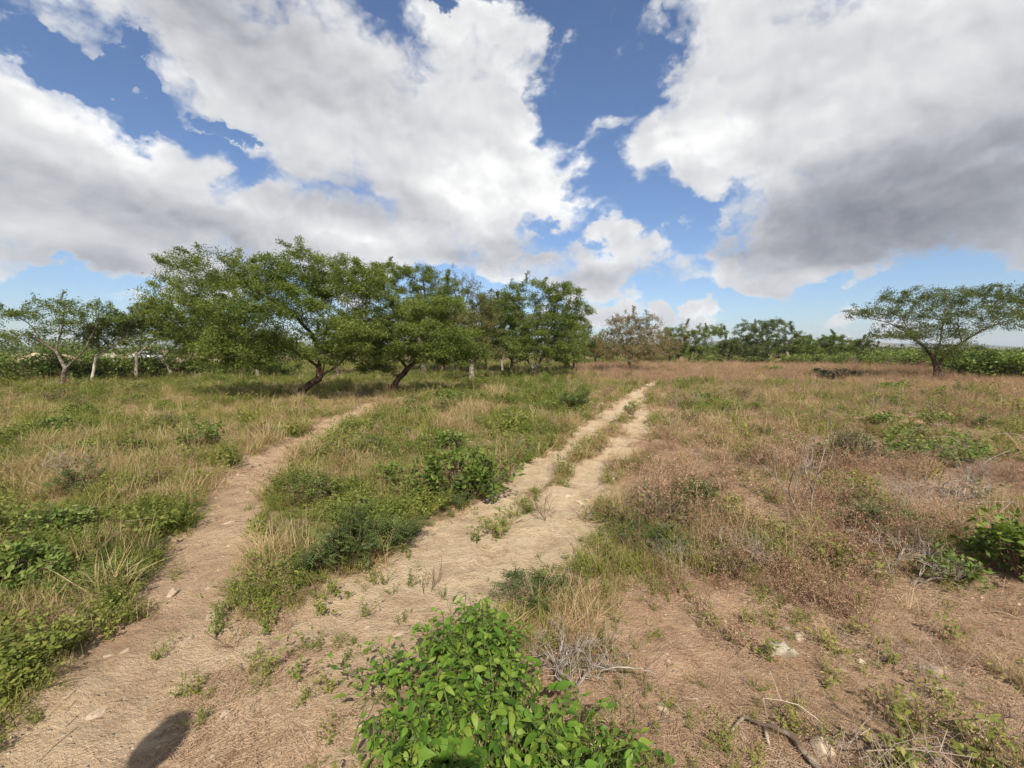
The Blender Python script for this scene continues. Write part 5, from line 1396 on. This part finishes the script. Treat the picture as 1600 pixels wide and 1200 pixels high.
# ---------------------------------------------------------------- the people whose shadows fall into the picture
SKIN = plain_mat('skin', (.32, .19, .13), .5); SHIRT = rough_mat('shirt_cloth', (.10, .13, .20), (.14, .18, .26), 30, .1); TROUSER = rough_mat('trouser_cloth', (.05, .05, .06), (.08, .08, .09), 30, .1)
HAIR = rough_mat('hair', (.012, .010, .008), (.03, .024, .02), 60, .5)
def person(x, y, H, arms, label, hat=False):
    z0 = float(height(x, y)); root = empty('person', (x, y, z0), label, 'person')
    s = H / 1.72
    J = {'pel': (0, 0, .95), 'wai': (0, .01, 1.10), 'che': (0, 0, 1.28), 'nck': (0, -.01, 1.43), 'nk2': (0, 0, 1.50), 'hd0': (0, .015, 1.56), 'hd1': (0, .01, 1.62), 'hd2': (0, 0, 1.68)}
    R = {'pel': (.145, .10), 'wai': (.13, .095), 'che': (.155, .105), 'nck': (.075, .065), 'nk2': (.052, .055), 'hd0': (.068, .085), 'hd1': (.076, .098), 'hd2': (.055, .07)}
    E = [('pel', 'wai'), ('wai', 'che'), ('che', 'nck'), ('nck', 'nk2'), ('nk2', 'hd0'), ('hd0', 'hd1'), ('hd1', 'hd2')]
    for sd, q in ((-1, 'l'), (1, 'r')):
        el, wr = arms[q]
        J.update({'sh' + q: (sd * .185, 0, 1.38), 'el' + q: el, 'wr' + q: wr, 'hip' + q: (sd * .095, 0, .88), 'kn' + q: (sd * .11, .02, .48), 'an' + q: (sd * .12, -.02, .08), 'to' + q: (sd * .14, .15, .035)})
        R.update({'sh' + q: (.062, .06), 'el' + q: (.042, .042), 'wr' + q: (.028, .024), 'hip' + q: (.088, .09), 'kn' + q: (.058, .062), 'an' + q: (.042, .046), 'to' + q: (.04, .03)})
        E += [('nck', 'sh' + q), ('sh' + q, 'el' + q), ('el' + q, 'wr' + q), ('pel', 'hip' + q), ('hip' + q, 'kn' + q), ('kn' + q, 'an' + q), ('an' + q, 'to' + q)]
        w = np.array(wr); f = unit(np.array(wr) - np.array(el))
        side = unit(np.cross(f, [0, 0, 1]) + 1e-6); palm = w + f * .06
        J['pm' + q] = tuple(palm); R['pm' + q] = (.036, .016); E.append(('wr' + q, 'pm' + q))
        for k_ in range(4):
            a = palm + side * (k_ - 1.5) * .019 + f * .03; b = a + f * (.045, .052, .048, .036)[k_] + np.array([0, 0, .012])
            J['fa%d%s' % (k_, q)], J['fb%d%s' % (k_, q)] = tuple(a), tuple(b)
            R['fa%d%s' % (k_, q)], R['fb%d%s' % (k_, q)] = (.009, .009), (.007, .007)
            E += [('pm' + q, 'fa%d%s' % (k_, q)), ('fa%d%s' % (k_, q), 'fb%d%s' % (k_, q))]
        a = w + f * .03 - side * sd * .03; b = a + f * .035 - side * sd * .015
        J['ta' + q], J['tb' + q] = tuple(a), tuple(b); R['ta' + q], R['tb' + q] = (.011, .011), (.008, .008)
        E += [('wr' + q, 'ta' + q), ('ta' + q, 'tb' + q)]
    ks = list(J); me = bpy.data.meshes.new('body')
    me.from_pydata([tuple(c * s for c in J[k_]) for k_ in ks], [(ks.index(a), ks.index(b)) for a, b in E], [])
    o = obj('body', me, SKIN, root)
    o.modifiers.new('skin', 'SKIN')
    if not me.skin_vertices: 
        bpy.context.view_layer.objects.active = o; bpy.ops.object.mode_set(mode='OBJECT')
    sv = me.skin_vertices[0].data if me.skin_vertices else None
    if sv:
        for i, k_ in enumerate(ks): sv[i].radius = tuple(r * s for r in R[k_]); sv[i].use_root = (k_ == 'pel')
    m = o.modifiers.new('sub', 'SUBSURF'); m.levels = m.render_levels = 2
    def shell(name, rings, mat):
        V, k2 = [], 20
        for (cx, cyy, cz, rx, ry) in rings:
            for a in range(k2): an = 2 * math.pi * a / k2; V.append(((cx + rx * math.cos(an)) * s, (cyy + ry * math.sin(an)) * s, cz * s))
        Fq = [(i * k2 + a, i * k2 + (a + 1) % k2, (i + 1) * k2 + (a + 1) % k2, (i + 1) * k2 + a) for i in range(len(rings) - 1) for a in range(k2)]
        me = bpy.data.meshes.new(name); me.from_pydata(V, [], Fq); me.update(); me.polygons.foreach_set('use_smooth', [True] * len(me.polygons))
        obj(name, me, mat, root)
    shell('shirt', [(0, 0, .86, .185, .135), (0, 0, 1.0, .175, .13), (0, 0, 1.15, .17, .128), (0, 0, 1.28, .195, .135), (0, 0, 1.38, .215, .125), (0, 0, 1.445, .12, .09), (0, 0, 1.46, .085, .075)], SHIRT)
    for sd, q in ((-1, 'l'), (1, 'r')):
        shell('trouser_leg', [(sd * .14, -.01, .10, .075, .08), (sd * .11, .02, .48, .085, .09), (sd * .10, 0, .78, .105, .115), (sd * .075, 0, .95, .12, .13)], TROUSER)
        P = [np.array((sd * .17, 0, 1.385)), np.array(arms[q][0])]
        l2 = resample([p * s for p in P], .06); V, Fq, T = tube(l2, np.linspace(.082, .058, len(l2)) * s, 12)
        obj('sleeve', mesh_np('sleeve', V, Fq, None, True), SHIRT, root)
    shell('hair', [(0, -.005, 1.60, .082, .102), (0, -.012, 1.66, .084, .104), (0, -.01, 1.715, .066, .082), (0, -.008, 1.745, .035, .045), (0, -.008, 1.752, .002, .002)], HAIR)
    if hat:
        shell('cap', [(0, 0, 1.665, .103, .12), (0, -.005, 1.72, .092, .108), (0, -.005, 1.765, .045, .05), (0, -.005, 1.77, .002, .002)], TROUSER)
    return root
person(.06, -.47, 1.70, {'l': ((-.27, .16, 1.16), (-.16, .36, 1.46)), 'r': ((.24, .16, 1.16), (.06, .36, 1.46))}, 'person standing behind the viewpoint holding up a phone with both hands')
person(-1.22, -.16, 1.86, {'l': ((-.24, -.04, 1.10), (-.25, .04, .86)), 'r': ((.24, -.04, 1.10), (.25, .04, .86))}, 'person standing beside the footpath whose head shadow falls on it')
def phone():
    import bmesh
    bm = bmesh.new(); bmesh.ops.create_cube(bm, size=1)
    for v in bm.verts: v.co = Vector((v.co.x * .158, v.co.y * .009, v.co.z * .074))
    bmesh.ops.bevel(bm, geom=bm.edges[:], offset=.003, segments=2, affect='EDGES')
    me = bpy.data.meshes.new('body'); bm.to_mesh(me); bm.free()
    root = empty('phone', (0.0, -.030, CAM_H - .03), 'black phone held level between two hands', 'phone')
    obj('body', me, plain_mat('phone_black', (.015, .015, .017), .3), root)
    me = mesh_np('screen', np.array([(-.072, -.0055, -.032), (.072, -.0055, -.032), (.072, -.0055, .032), (-.072, -.0055, .032)]), np.array([(0, 1, 2, 3)]))
    obj('screen', me, plain_mat('phone_glass', (.01, .01, .012), .05), root)
phone()
